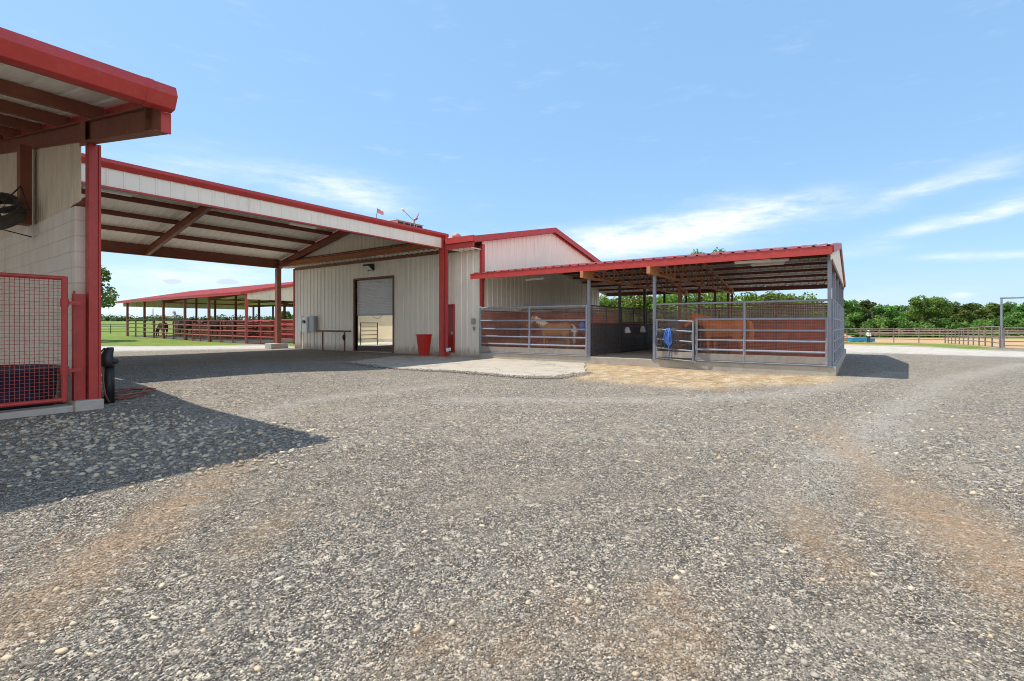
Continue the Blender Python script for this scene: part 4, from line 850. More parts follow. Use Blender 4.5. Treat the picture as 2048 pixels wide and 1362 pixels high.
# ================================================================== HORSES
def horse_mesh(head):
    m = MB(); f = (1, 0, 0)
    m.loft([((-.80, 0, 1.17), f, .05, .08), ((-.74, 0, 1.17), f, .19, .24), ((-.52, 0, 1.17), f, .28, .33), ((-.2, 0, 1.11), f, .27, .32), ((.12, 0, 1.07), f, .28, .35), ((.42, 0, 1.10), f, .25, .37), ((.6, 0, 1.13), f, .19, .29), ((.70, 0, 1.14), f, .09, .16)], 16)
    if head == 'up': N1, N2, PO, MU = (.42, 0, 1.18), (.72, 0, 1.46), (.98, 0, 1.68), (1.40, 0, 1.30)
    elif head == 'level': N1, N2, PO, MU = (.42, 0, 1.18), (.8, 0, 1.40), (1.08, 0, 1.50), (1.5, 0, 1.16)
    else: N1, N2, PO, MU = (.42, 0, 1.12), (.82, 0, .92), (1.12, 0, .62), (1.3, 0, .12)
    N1, N2, PO, MU = map(V, (N1, N2, PO, MU))
    m.loft([(N1, N2-N1, .17, .34), ((N1+N2)/2, N2-N1, .13, .25), (N2, PO-N1, .10, .19), (PO, PO-N2, .085, .13), (PO+(PO-N2).normalized()*.06, PO-N2, .05, .07)], 14)
    h = MU-PO
    m.loft([(PO-h*.12, h, .06, .07), (PO+h*.05, h, .10, .125), (PO+h*.3, h, .10, .135), (PO+h*.55, h, .075, .095), (PO+h*.82, h, .06, .07), (PO+h*1.0, h, .062, .066), (PO+h*1.07, h, .03, .035)], 14)
    up = V((0, 1, 0)).cross(h).normalized(); up = up if up.z > 0 or head == 'down' and up.x > 0 else -up
    for s in (-1, 1): m.loft([(PO+V((0, s*.06, 0))+up*.08, up, .035, .025), (PO+V((0, s*.075, 0))+up*.17, up, .03, .018), (PO+V((0, s*.07, 0))+up*.24, up, .008, .008)], 8)
    for s in (-1, 1):
        z = (0, 0, -1); o = .05*s
        m.loft([((.44, .13*s, 1.15), z, .10, .17), ((.46+o, .15*s, .9), z, .085, .12), ((.46+o, .15*s, .72), z, .06, .075), ((.47+o, .15*s, .52), z, .055, .06), ((.46+o, .15*s, .42), z, .04, .045), ((.45+o, .15*s, .2), z, .034, .042), ((.46+o, .15*s, .13), z, .044, .05), ((.49+o, .15*s, .07), z, .045, .055), ((.50+o, .15*s, .0), z, .06, .07)], 10)
        m.loft([((-.5, .13*s, 1.2), z, .15, .27), ((-.44-o, .16*s, .92), z, .12, .22), ((-.46-o, .16*s, .76), z, .085, .14), ((-.58-o, .16*s, .6), z, .055, .08), ((-.64-o, .16*s, .52), z, .05, .065), ((-.62-o, .16*s, .42), z, .042, .05), ((-.59-o, .16*s, .2), z, .037, .044), ((-.57-o, .16*s, .13), z, .046, .052), ((-.54-o, .16*s, .07), z, .046, .055), ((-.52-o, .16*s, 0), z, .06, .07)], 10)
    body = remesh(m, .022, 3)
    mane = MB(); n2 = 7
    nn = (PO-N1); side = V((0, 1, 0)).cross(nn).normalized(); side = side if side.z > 0 else -side
    for k in range(22):
        t = .18+.85*k/21; a = N1+nn*t+side*(.34-.22*t)*.78
        for s in (1, -1): mane.path([a, a+V((0, .07*s, -.02)), a+V((.02, (.15-.03*t)*s, -.16)), a+V((.03, (.16-.04*t)*s, -.30-.05*math.sin(k*1.7)))], [.03, .035, .028, .008], 6)
    mane.path([PO+side*.14, PO+h*.15+up*.14, PO+h*.42+up*.11], [.03, .04, .01], 6)
    tail = MB()
    for k in range(10):
        a = k*.628; ox, oy = .03*math.cos(a), .035*math.sin(a)
        tail.path([(-.78, oy*.5, 1.38), (-.90+ox, oy, 1.30), (-.95+ox*1.5, oy*1.6, 1.0), (-.93+ox*1.8, oy*2, .7), (-.90+ox, oy, .42+.05*math.sin(k*2.1))], [.03, .035, .04, .035, .008], 6)
    eye = MB()
    for s in (-1, 1): eye.loft([(PO+h*.27+V((0, .088*s, 0))+up*.05, V((0, s, 0)), .022, .022), (PO+h*.27+V((0, .104*s, 0))+up*.05, V((0, s, 0)), .012, .012)], 8, side=(1, 0, 0))
    return body, mane, tail, eye
HM = {}
def horse(kind, u, v, z, ang, sc, coat, hair, label, group=None):
    T = thing('horse', label, 'horse', (u, v, z), group, rz=ang); T.scale = (sc,)*3
    if kind not in HM:
        b, mn, tl, ey = horse_mesh(kind); HM[kind] = b
        HM[kind+'m'] = mn; HM[kind+'t'] = tl; HM[kind+'e'] = ey
    me = HM[kind].copy(); meshobj('body', me, coat, T)
    for k, nm, mm in (('m', 'mane', hair), ('t', 'tail', hair), ('e', 'eyes', BLACK)): HM[kind+k].build(nm, mm, T, smooth=True)
    return T
horse('up', 20.75, 12.1, .3, math.radians(112), 1.0, PALO, MANEW, 'palomino horse with cream mane and tail standing in the left stall')
horse('level', 20.6, 4.35, .3, math.radians(75), 1.12, SORREL, SORREL, 'bright sorrel horse behind the mesh of the right stall')

# ================================================================== FAR SHED
def shed_far():
    u0, u1, ur, v0, v1, eave, ridge = 21.4, 38, 29.7, 44.2, 75.5, 4.55, 6.3
    T = thing('far_stall_shed', 'long open stall shed with red roof across the grass', 'shed', (22, 44.5, 0))
    shed_shell(T, u0, u1, ur, v0, v1, eave, ridge, LINER, purl=(.4, 2.4, 4.4, 6.4), trimb=.2)
    sl = (ridge-eave)/(ur-u0); zr = lambda u: ridge-sl*abs(u-ur)
    for vv in (v0+.2, v1-.4):
        f = lambda s: zr(u0+.6+s)-.1-3.95
        m = MB(); m.ribbed((u0+.6, vv, 3.95), (1, 0, 0), (0, 0, 1), u1-u0-1.2, 0, f, (0, -1, 0), pitch=.4, breaks=(ur-u0-.6,), minor=False); m.build('gable_wall', SIDEGREY, T)
    for i, px in enumerate((255, 289, 327, 370, 418, 493)):
        v = on_u(px, 22.0)
        for u in (22.0, 29.7, 37.4):
            z = Z(u, v); m = MB(); m.box(u-.1, u+.1, v-.1, v+.1, z-.2, zr(u)-.2); m.build('post', RED if (px == 493 and u == 22.0) else PRIMER, T)
    for v in (on_u(327, 22), on_u(418, 22)):
        m = MB(); m.bar((22, v, 4.2), (29.7, v, zr(29.7)-.4), .12, .3); m.bar((37.4, v, 4.2), (29.7, v, zr(29.7)-.4), .12, .3); m.bar((22, v, 4.15), (37.4, v, 4.15), .1, .12); m.build('rafter', PRIMER, T)
    m = MB(); a, b = on_u(255, 22), on_u(493, 22)
    m.prism([(22.1, b, -.3), (37.4, b, -.3), (37.4, b, .2), (22.1, b, .2)], (0, (a-b)*.4, 0)); m.prism([(22.1, b+(a-b)*.4, -.3), (37.4, b+(a-b)*.4, -.3), (37.4, b+(a-b)*.4, .34), (22.1, b+(a-b)*.4, .34)], (0, (a-b)*.6, 0)); m.build('slab', CONC, T)
shed_far()
FR = ['nearest the canopy column', 'in front of the dark horses', 'beside the bay horse with its head down', 'nearest the grass field']
cuts = [on_u(p, 21.9) for p in (493, 418, 370, 308, 255)]
for i in range(4):
    a, b = cuts[i], cuts[i+1]
    tube_panel('rail_fence', 'red pipe rail section of the far shed '+FR[i], 'fence', (21.9, a, Z(21.9, a)), (21.9, b, Z(21.9, b)), (.62, 1.1, 1.56, 2.02), (.01, .35, .67, .99), RUSTPIPE if i > 1 else mat('faded_red_pipe'+'x'*i, (.30, .09, .08), .6), 'red rail sections of the far shed', .06, 0)
tube_panel('pipe_gate', 'red pipe gate of the far shed beside the canopy column', 'gate', (21.9, on_u(591, 21.9), .1), (21.9, on_u(552, 21.9), .1), (.4, .8, 1.2, 1.6, 1.95), (.01, .99), mat('bright_red_pipe', (.4, .05, .05), .5), None, .05, 0)
tube_panel('rail_fence', 'red pipe rails between the far shed corner post and its gate', 'fence', (21.9, on_u(550, 21.9), .0), (21.9, on_u(494, 21.9), .0), (.62, 1.1, 1.56, 2.02), (.01, .5, .99), mat('red_rail', (.36, .055, .05), .5), 'red rail sections of the far shed', .05, 0)
def fpart(px0, px1, u, zt, label):
    v0, v1 = on_u(px0, u), on_u(px1, u); T = thing('stall_partition', label, 'stall partition', (u, v0, .2), 'board partitions of the far shed')
    m = MB()
    for k in range(8): m.bar((u, v0, .35+k*.21+.1), (u, v1, .35+k*.21+.1), .05, .195)
    m.build('boards', BOARD, T); m = MB(); m.tube((u, v0, zt), (u, v1, zt), .05, 8); m.tube((u, v0, .2), (u, v0, zt), .05, 8); m.tube((u, v1, .2), (u, v1, zt), .05, 8); m.build('frame', RUSTPIPE, T)
fpart(415, 350, 25.5, 2.1, 'board wall of the far shed behind the dark horses')
fpart(492, 416, 25.5, 2.1, 'board wall of the far shed left of its red corner post')
fpart(592, 494, 27.0, 2.1, 'board wall of the far shed behind its red gate')
def fh(px, u, sc, ang, kind, coat, hair, label):
    v = on_u(px, u); horse(kind, u, v, .25, ang, sc, coat, hair, label, 'horses in the far shed')
fh(325, 23.8, 1.15, math.radians(95), 'down', BAY, MANEB, 'dark bay horse with lowered head in the far shed')
fh(372, 24.0, 1.32, math.radians(-80), 'level', BAY, MANEB, 'dark horse behind the middle posts of the far shed')
fh(428, 24.2, 1.3, math.radians(100), 'level', BAY, MANEB, 'dark horse left of the brown one in the far shed')
fh(462, 24.0, 1.3, math.radians(80), 'level', mat('brown_coat', (.13, .04, .022), .5, var=.2), MANEB, 'brown horse next to the red corner post of the far shed')
fh(532, 25.0, 1.2, math.radians(110), 'down', mat('chestnut_coat', (.2, .055, .03), .5, var=.2), MANEB, 'chestnut horse behind the red gate of the far shed')
# thin pasture fence on the left, windmill, poles
a, b = gp(150, 668), gp(256, 667)
tube_panel('pasture_fence', 'thin green pipe fence across the pasture left of the far shed', 'fence', a, b, (.35, .7, 1.05, 1.4), (0, .33, .66, 1), mat('green_pipe', (.06, .1, .05), .6), None, .04)
def windmill():
    u, v = dirw(350, 150); z = Z(u, v); T = thing('windmill', 'small farm windmill beyond the far shed', 'windmill', (u, v, z)); H = hz(625, u, v)-z
    m = MB()
    for sx, sy in ((-1, -1), (1, -1), (1, 1), (-1, 1)): m.bar((u+sx*.5, v+sy*.5, z), (u+sx*.1, v+sy*.1, z+H), .08, .08)
    for k in range(1, 5):
        w = .5-.08*k
        for (ax, ay), (bx, by) in (((-1, -1), (1, -1)), ((1, -1), (1, 1)), ((1, 1), (-1, 1)), ((-1, 1), (-1, -1))): m.bar((u+ax*w, v+ay*w, z+H*k/5), (u+bx*w, v+by*w, z+H*k/5), .05, .05)
    m.build('tower', DARKPIPE, T)
    m = MB(); c = V((u, v, z+H)); x = V((S0, -C0, 0)); y = V((0, 0, 1))
    for k in range(12):
        a0 = k*math.pi/6; p = lambda a, r: c-V((C0, S0, 0))*.3+(x*math.cos(a)+y*math.sin(a))*r
        m.add([p(a0, .2), p(a0-.1, .62), p(a0+.25, .62)], [(0, 1, 2)])
    m.build('wheel', STEELG, T); m = MB(); m.box(u-.05, u+.05, v, v+1.3, z+H-.3, z+H+.3); m.build('tail_vane', STEELG, T)
windmill()
u, v = dirw(306, 140); z = Z(u, v); m = MB(); m.tube((u, v, z), (u, v, hz(617, u, v)), .13, 8, .09); tag(m.build('utility_pole', DARKPIPE), 'thin bare pole standing beyond the far shed rails', 'pole')
def frame(px0, px1, py, d, label):
    (u, v), (u2, v2) = dirw(px0, d), dirw(px1, d); z, z2 = Z(u, v), Z(u2, v2); T = thing('gate_arch', label, 'gate arch', (u, v, z)); zt = hz(py, u, v)
    for a, b, c in ((u, v, z), (u2, v2, z2)):
        m = MB(); m.tube((a, b, c-.2), (a, b, zt), .08, 8); m.build('post', FENCEPIPE, T)
    m = MB(); m.tube((u, v, zt), (u2, v2, zt), .08, 8); m.build('crossbar', FENCEPIPE, T)
frame(310, 352, 633, 110, 'thin pipe gate arch in the pasture behind the far shed')

# ================================================================== RIGHT FENCES
PO = gp(2003, 697); fz = PO[2]
def arch_right():
    u, v, z = PO; zt = hz(596, u, v); T = thing('gate_arch', 'tall pipe gate arch standing at the right edge of the yard', 'gate arch', (u, v, z))
    for dv in (0, -5.2):
        m = MB(); m.tube((u, v+dv, z-.3), (u, v+dv, zt), .07, 10); m.build('post', PIPE, T)
    m = MB(); m.tube((u, v+.08, zt), (u, v-5.28, zt), .07, 10); m.build('crossbar', PIPE, T)
arch_right()
u, v, z = PO
tube_panel('pipe_gate', 'brown pipe gate closing the tall arch at the right edge', 'gate', (u, v-.15, Z(u, v-.15)), (u, v-5.05, Z(u, v-5.05)), (.25, .6, .95, 1.3, 1.7), (.0, .5, 1), FENCEPIPE, None, .04, .1)
uf = u+32
def fence(name, label, a, b, n, m_, zs, r=.05):
    T = thing(name, label, 'fence', (a[0], a[1], Z(*a)), 'pipe fences by the arena'); A, B = V((*a, 0)), V((*b, 0)); N_ = n
    pt = lambda t, z: V((A.x+(B.x-A.x)*t, A.y+(B.y-A.y)*t, Z(A.x+(B.x-A.x)*t, A.y+(B.y-A.y)*t)+z))
    for z in zs:
        m = MB(); m.path([pt(k/n, z) for k in range(n+1)], r*.9, 8); m.build('rail', m_, T)
    for k in range(n+1):
        m = MB(); m.tube(pt(k/n, -.2), pt(k/n, max(zs)+.06), r*1.2, 8); m.build('post', m_, T)
fence('pipe_fence', 'brown pipe fence running back from the tall gate arch', (u, v+.1), (uf, v+.1), 11, FENCEPIPE, (.45, .85, 1.3, 1.8))
fence('pipe_fence', 'thin grey pipe fence across the back of the yard behind the stall shed', (uf, v+.1), (uf, v+36), 13, FENCEPIPE, (.5, 1.25, 1.95), .05)
def far_board_fence():
    a, b = (uf+34, v-70), (uf+34, v+40); T = thing('board_fence', 'weathered low board fence along the foot of the trees', 'fence', (a[0], a[1], Z(*a)))
    m = MB(); n = 36
    for k in range(n):
        y0 = a[1]+(b[1]-a[1])*k/n; y1 = a[1]+(b[1]-a[1])*(k+1)/n
        for z in (.5, 1.0, 1.45): m.bar((a[0], y0, Z(a[0], y0)+z), (a[0], y1, Z(a[0], y1)+z), .06, .16)
    m.build('boards', mat('weathered_wood', (.38, .28, .24), .9, var=.25), T)
    m = MB()
    for k in range(n+1):
        y0 = a[1]+(b[1]-a[1])*k/n; m.box(a[0]+.04, a[0]+.16, y0-.06, y0+.06, Z(a[0], y0)-.2, Z(a[0], y0)+1.6)
    m.build('posts', MATS['weathered_wood'], T)
far_board_fence()
def trough():
    u, v, z = gp(1722, 684); T = thing('water_trough', 'long bright blue trough on the orange dirt near the person', 'trough', (u, v, z)); x = V((S0, -C0, 0)); y = V((C0, S0, 0)); c = V((u, v, z))
    m = MB(); L, W, H = 1.75, .5, .62; q = []
    for z0, e in ((.06, -.06), (H, 0)): q += [c+x*sx*(L+e)+y*sy*(W+e)+V((0, 0, z0)) for sx, sy in ((-1, -1), (1, -1), (1, 1), (-1, 1))]
    q += [c+x*sx*(L-.06)+y*sy*(W-.06)+V((0, 0, H)) for sx, sy in ((-1, -1), (1, -1), (1, 1), (-1, 1))]; q += [c+x*sx*(L-.1)+y*sy*(W-.1)+V((0, 0, .2)) for sx, sy in ((-1, -1), (1, -1), (1, 1), (-1, 1))]
    m.add(q, [(3, 2, 1, 0)]+[(4*i+j, 4*i+(j+1) % 4, 4*i+4+(j+1) % 4, 4*i+4+j) for i in range(3) for j in range(4)]+[(12, 13, 14, 15)]); m.build('basin', BLUE, T)
    m = MB()
    for s in (-.7, 0, .7): m.bar(c+x*s*L-y*W+V((0, 0, 0)), c+x*s*L+y*W, .12, .14)
    m.build('skid', DARKPIPE, T)
trough()
def mound():
    u, v, z = gp(1678, 681); m = MB(); n = 28; vs = [(u, v, z+1.35)]; rr = [.3, .7, 1.3, 2.0, 2.8]; hh = [1.28, 1.05, .65, .3, -.1]
    for r, h in zip(rr, hh): vs += [(u+r*(1.2+.12*math.sin(k*1.9))*math.cos(2*math.pi*k/n), v+r*(1.2+.15*math.sin(k*2.7))*math.sin(2*math.pi*k/n), z+h+.06*math.sin(k*3.1+r)) for k in range(n)]
    fs = [(0, 1+k, 1+(k+1) % n) for k in range(n)]+[(1+i*n+k, 1+(i+1)*n+k, 1+(i+1)*n+(k+1) % n, 1+i*n+(k+1) % n) for i in range(4) for k in range(n)]
    m.add(vs, fs); o = m.build('sand_pile', SANDM, smooth=True); tag(o, 'heap of orange sand beside the blue trough', 'sand pile')
mound()
def person():
    u, v, z = gp(1737, 685); T = thing('person', 'person in white shirt and pale hat standing by the blue trough', 'person', (u, v, z), rz=math.radians(160)); T.scale = (.96,)*3
    m = MB(); up = (0, 0, 1)
    torso = [((0, 0, .88), up, .16, .11), ((0, 0, 1.0), up, .165, .115), ((0, 0, 1.12), up, .145, .1), ((0, 0, 1.3), up, .175, .115), ((0, 0, 1.42), up, .18, .1), ((0, 0, 1.48), up, .1, .075), ((0, .0, 1.54), up, .055, .058), ((.01, 0, 1.6), up, .055, .06)]
    fx = (1, 0, 0)
    m.loft(torso, 14)
    m.loft([((.02, 0, 1.55), up, .05, .05), ((.03, 0, 1.6), up, .07, .085), ((.02, 0, 1.68), up, .078, .1), ((.01, 0, 1.75), up, .07, .09), ((.0, 0, 1.8), up, .03, .04)], 14)
    m.loft([((.12, 0, 1.69), (1, 0, -.6), .012, .02), ((.14, 0, 1.66), (1, 0, -.6), .018, .014)], 8)
    for s in (-1, 1): m.loft([((.01, .078*s, 1.69), (0, s, 0), .02, .03), ((.0, .092*s, 1.69), (0, s, 0), .014, .024)], 8, side=(1, 0, 0))
    arms = {1: [(0, .2, 1.42), (-.03, .27, 1.15), (.08, .25, .92)], -1: [(0, -.2, 1.42), (-.04, -.30, 1.17), (.17, -.2, 1.05)]}
    for s, (A, B, Cc) in arms.items():
        m.path([A, B, Cc], [.062, .048, .032], 10); d = (V(Cc)-V(B)).normalized(); c = V(Cc); sd = V((1, 0, 0)) if abs(d.z) > .6 else V((0, 0, 1)); sd = (sd-d*sd.dot(d)).normalized()
        m.loft([(c, d, .03, .02), (c+d*.05, d, .042, .018), (c+d*.09, d, .04, .015)], 8, side=sd)
        for k in range(4):
            o = sd*(-.03+.02*k); m.path([c+d*.085+o, c+d*(.125+.006*(k % 3))+o, c+d*(.15+.008*(1-abs(k-1.5)))+o+V((0, -.012*s, 0))], [.0095, .009, .007], 6)
        m.path([c+d*.03+sd*.035, c+d*.065+sd*.06, c+d*.09+sd*.062], [.012, .01, .008], 6)
    for s in (-1, 1):
        m.path([(0, .085*s, .92), (.02, .1*s, .5), (-.02+.04*s, .11*s, .08)], [.095, .065, .045], 10); m.loft([((-.06+.04*s, .11*s, .05), fx, .035, .05), ((.08+.04*s, .115*s, .035), fx, .045, .035), ((.17+.04*s, .12*s, .02), fx, .03, .02)], 8)
    me = remesh(m, .012, 2); meshobj('body', me, SKIN, T)
    c = MB(); c.loft([(p, f, w+.012, h+.012) for p, f, w, h in [((0, 0, .93), up, .168, .12)]+torso[1:6]], 16)
    for s, (A, B, Cc) in arms.items(): q = V(B).lerp(V(Cc), .75); c.path([(0, .13*s, 1.43), A, B, q], [.06, .074, .06, .05], 10)
    meshobj('shirt', remesh(c, .015, 2), CLOTHW, T)
    c = MB(); c.loft([((0, 0, .86), up, .172, .125), ((0, 0, 1.0), up, .178, .128)], 14)
    for s in (-1, 1): c.path([(0, .085*s, .95), (.02, .1*s, .5), (-.02+.04*s, .11*s, .07)], [.108, .082, .075], 10)
    meshobj('trousers', remesh(c, .015, 2), JEANS, T)
    c = MB(); c.lathe((0.01, 0, 1.74), [(.2, .0), (.21, .015), (.11, .02), (.1, .09), (.07, .12), (.02, .125)], 18); c.build('hat', CLOTHW, T, smooth=True)
    c = MB()
    for s in (-1, 1): c.loft([((-.07+.04*s, .11*s, .05), fx, .045, .055), ((.08+.04*s, .115*s, .04), fx, .052, .042), ((.19+.04*s, .12*s, .03), fx, .035, .028)], 10)
    c.build('boots', BARK, T, smooth=True)
person()

# ================================================================== TREES
def leaves(clumps, n, size, bias=.5):
    """leaf faces through a set of clumps -> verts, faces, tint"""
    cl = np.array([(c[0], c[1], c[2], r) for c, r in clumps]); w = cl[:, 3]**2; w /= w.sum()
    ci = RNG.choice(len(cl), n, p=w); d = RNG.normal(size=(n, 3)); d /= np.linalg.norm(d, axis=1)[:, None]; d[:, 2] = d[:, 2]*.85+.08
    rad = cl[ci, 3]*(bias+(1-bias)*RNG.random(n)**.6)*RNG.uniform(.85, 1.12, n); P_ = cl[ci, :3]+d*rad[:, None]
    nr = d*.7+RNG.normal(size=(n, 3))*.6; nr[:, 2] += .35; nr /= np.linalg.norm(nr, axis=1)[:, None]
    a = np.cross(nr, RNG.normal(size=(n, 3))); a /= np.linalg.norm(a, axis=1)[:, None]; b = np.cross(nr, a); s = size*RNG.uniform(.6, 1.3, n)[:, None]
    X = np.stack([P_-a*s, P_+b*s*.55+nr*s*.12, P_+a*s, P_-b*s*.55+nr*s*.12], 1).reshape(-1, 3)
    tint = np.clip(RNG.normal(.5, .2, n)+RNG.normal(0, .14, len(cl))[ci], 0, 1); return X, tint
def leafobj(name, X, tint, m, parent):
    n = len(tint); me = bpy.data.meshes.new(name); me.vertices.add(4*n); me.vertices.foreach_set('co', X.ravel().astype(np.float32)); me.loops.add(4*n); me.loops.foreach_set('vertex_index', np.arange(4*n, dtype=np.int32)); me.polygons.add(n); me.polygons.foreach_set('loop_start', np.arange(n, dtype=np.int32)*4); me.update(calc_edges=True)
    at = me.attributes.new('tint', 'FLOAT', 'POINT'); at.data.foreach_set('value', np.repeat(tint, 4).astype(np.float32)); me.materials.append(m)
    o = bpy.data.objects.new(name, me); COL.objects.link(o)
    if parent: o.parent = parent
    return o
def tree_proto(H, R, lo, n, size, leaf, nclump, seed, shape='round'):
    random.seed(seed); T = thing('tree', None, 'tree', (0, 0, -500)); ROOT[T.name] = (0, 0, 0)
    cl = []; zc = (lo+H)/2; hh = (H-lo)/2
    for k in range(nclump):
        for _ in range(50):
            x, y, q = random.uniform(-1, 1), random.uniform(-1, 1), random.uniform(-1, 1)
            rad = math.sqrt(x*x+y*y); lim = (1-q*q)**.5 if shape == 'round' else (.18+.72*(1-q)/2) if shape == 'cone' else min(1, .75+.4*(q < .5)*1)*(1-max(0, q)**2)**.5
            if rad < lim and rad > lim*.25: break
        r = R*random.uniform(.2, .36)*(1 if shape != 'cone' else .75); cl.append((V((x*(R-r*.6), y*(R-r*.6), zc+q*(hh-r*.5))), r))
    m = MB(); bend = random.uniform(-.3, .3); b = [V((0, 0, -.3)), V((bend*.3, 0, lo*.5)), V((bend, .1, lo+.2*hh)), V((bend*.8, 0, zc+.3*hh))]; m.path(b, [H*.035, H*.028, H*.022, H*.01], 8)
    for c, r in cl[::2]:
        s = b[2].lerp(b[3], random.uniform(0, .7)); m.path([s, s.lerp(c, .5)+V((0, 0, -.1*r)), c], [H*.012, H*.008, H*.003], 5)
    m.build('trunk', BARK, T); X, ti = leaves(cl, n, size); leafobj('crown', X, ti, leaf, T); return T
def plant(proto, u, v, H, label, group, rz, sx=1., used={}):
    o = proto if proto.name not in used else copy_tree(proto)
    h0 = used.setdefault(proto.name, None) or 1
    o.location = (u, v, Z(u, v)-.1); o.rotation_euler = (0, 0, rz); k = H/PH[proto.name]; o.scale = (k*sx, k*sx, k); o['label'] = label; o['category'] = 'tree'; o['group'] = group
    used[proto.name] = 1; return o
PH = {}
def mk(*a, **k):
    T = tree_proto(*a, **k); PH[T.name] = a[0]; return T
D1 = mk(9, 4.0, 1.0, 5200, .30, LEAF_D, 34, 1); D2 = mk(8, 3.8, .6, 4800, .30, LEAF_D, 30, 2); D3 = mk(10, 4.6, 3.0, 4200, .28, LEAF_D, 26, 5); D4 = mk(7, 1.7, .4, 2400, .24, LEAF_D, 26, 9, shape='cone')
L1 = mk(7, 4.2, 1.6, 5200, .22, LEAF_L, 40, 3); L2 = mk(6.5, 3.9, 1.2, 4600, .22, LEAF_L, 34, 4)
RT = [  # px, top py, distance, proto, widen, label
    (1692, 598, 106, D1, 1.0, 'dark green tree just right of the stall shed post'), (1722, 603, 108, D2, 1.1, 'dark tree standing behind the sand pile'), (1747, 603, 104, D4, 1.2, 'narrow cedar like tree with a pointed top'),
    (1772, 613, 103, D2, 1.1, 'lower round tree right of the pointed tree'), (1802, 608, 110, D1, 1.0, 'round tree left of the tallest tree'), (1850, 591, 104, D3, 1.05, 'tallest spreading tree rising above the treeline'),
    (1893, 602, 108, D1, 1.0, 'round tree right of the tallest tree'), (1926, 610, 105, D2, 1.1, 'bushy tree behind the oblique pipe fence'), (1965, 604, 108, D1, 1.15, 'broad dark tree left of the tall gate arch'),
    (2000, 603, 110, D3, .9, 'loose crowned tree behind the post of the tall arch'), (2032, 614, 104, D2, 1.1, 'light green tree seen inside the tall arch'), (2075, 604, 108, D1, 1.1, 'dark tree at the right edge inside the tall arch')]
for i, (px, py, d, pr, sx, lab) in enumerate(RT):
    u, v = dirw(px, d); plant(pr, u, v, hz(py, u, v)-Z(u, v)+.3, lab, 'trees along the right treeline', i*2.1, sx)
LT = [(1212, 592, 78, L1, 1.1, 'light green tree just right of the barn corner'), (1262, 586, 82, L2, 1.1, 'light green tree seen through the shed aisle left half'), (1318, 590, 80, L1, 1.0, 'light green tree behind the aisle post of the stall shed'),
      (1368, 582, 76, L2, 1.1, 'leafy yellow green tree right of the shed aisle'), (1424, 584, 74, L1, 1.1, 'yellow green tree under the right end of the truss'), (1480, 586, 78, L2, 1.1, 'yellow green tree above the sorrel horse'),
      (1536, 585, 76, L1, 1.1, 'yellow green tree above the middle of the right stall front'), (1592, 590, 80, L2, 1.1, 'yellow green tree left of the shed corner post'), (1640, 603, 84, L2, .8, 'low light green tree next to the shed corner post')]
for i, (px, py, d, pr, sx, lab) in enumerate(LT):
    u, v = dirw(px, d); plant(pr, u, v, hz(py, u, v)-Z(u, v)+.3, lab, 'light green trees behind the stall shed', i*1.7+.4, sx)
u, v = dirw(1418, 92); plant(D3, u, v, hz(492, u, v)-Z(u, v)+.2, 'tall tree whose top shows above the stall shed roof', 'single trees', 1.0, .62)
u, v = dirw(158, 46); plant(D3, u, v, 7.6, 'leafy tree partly hidden by the tall red column', 'single trees', 2.2, 1.0)
u, v = dirw(572, 130); plant(D1, u, v, hz(620, u, v)-Z(u, v), 'distant tree seen between the canopy column and the barn', 'single trees', .7, 1.1)
for px, py, d, lab in ((215, 634, 230, 'far round tree on the horizon beside the tall red column'), (236, 637, 240, 'low dark far tree on the pasture horizon'), (292, 634, 260, 'far tree on the horizon left of the thin pole')):
    u, v = dirw(px, d); plant(D2, u, v, hz(py, u, v)-Z(u, v)+.4, lab, 'far trees on the pasture horizon', px*.1, 1.0)
def wood(name, label, pts, n, size, leaf, hmin, hmax, rad):
    cl = []
    for (u, v) in pts:
        z = Z(u, v); h = random.uniform(hmin, hmax)
        for k in range(5): cl.append((V((u+random.uniform(-rad, rad), v+random.uniform(-rad, rad), z+h*(k+.6)/5)), random.uniform(.3, .5)*rad))
    X, ti = leaves(cl, n, size, .4); o = leafobj(name, X, ti, leaf, None); tag(o, label, 'wood', kind='stuff')
random.seed(12)
wood('far_wood', 'mass of dark trees behind the right treeline', [dirw(1640+i*11, 122+random.uniform(0, 14)) for i in range(50)], 26000, .36, LEAF_D, 5.2, 7.2, 4)
wood('undergrowth', 'dense bushes along the foot of the right treeline', [dirw(1650+i*9.5, 103+random.uniform(-4, 3)) for i in range(52)], 16000, .26, LEAF_D, 2.2, 3.8, 2.4)
wood('brush', 'low green brush behind the stall shed', [dirw(1195+i*8, 74+random.uniform(-4, 6)) for i in range(58)], 18000, .2, LEAF_L, 2.0, 3.4, 2.2)
wood('distant_wood', 'hazy line of woods on the far pasture horizon', [dirw(150+i*8, 420+random.uniform(-20, 20)) for i in range(60)], 9000, .9, LEAF_F, 2.5, 5, 8)

# ================================================================== SKY, SUN, CAMERA
SUN = V((-.21, .45, 1.0)).normalized()
w = bpy.data.worlds.new('World'); scene.world = w; w.use_nodes = True; t = w.node_tree; bg = t.nodes['Background']
sky = t.nodes.new('ShaderNodeTexSky'); sky.sky_type = 'NISHITA'; sky.sun_disc = False; sky.sun_elevation = math.asin(SUN.z); sky.sun_rotation = math.atan2(SUN.x, SUN.y); sky.air_density = 1.0; sky.dust_density = .6; sky.ozone_density = 1.6
tc = t.nodes.new('ShaderNodeTexCoord'); D = tc.outputs['Generated']; sp = N(t, 'ShaderNodeSeparateXYZ'); t.links.new(D, sp.inputs[0])
az = mth(t, 'ARCTAN2', sp.outputs[1], sp.outputs[0]); el = mth(t, 'ARCSINE', sp.outputs[2])
cb = N(t, 'ShaderNodeCombineXYZ'); t.links.new(az, cb.inputs[0]); t.links.new(el, cb.inputs[1])
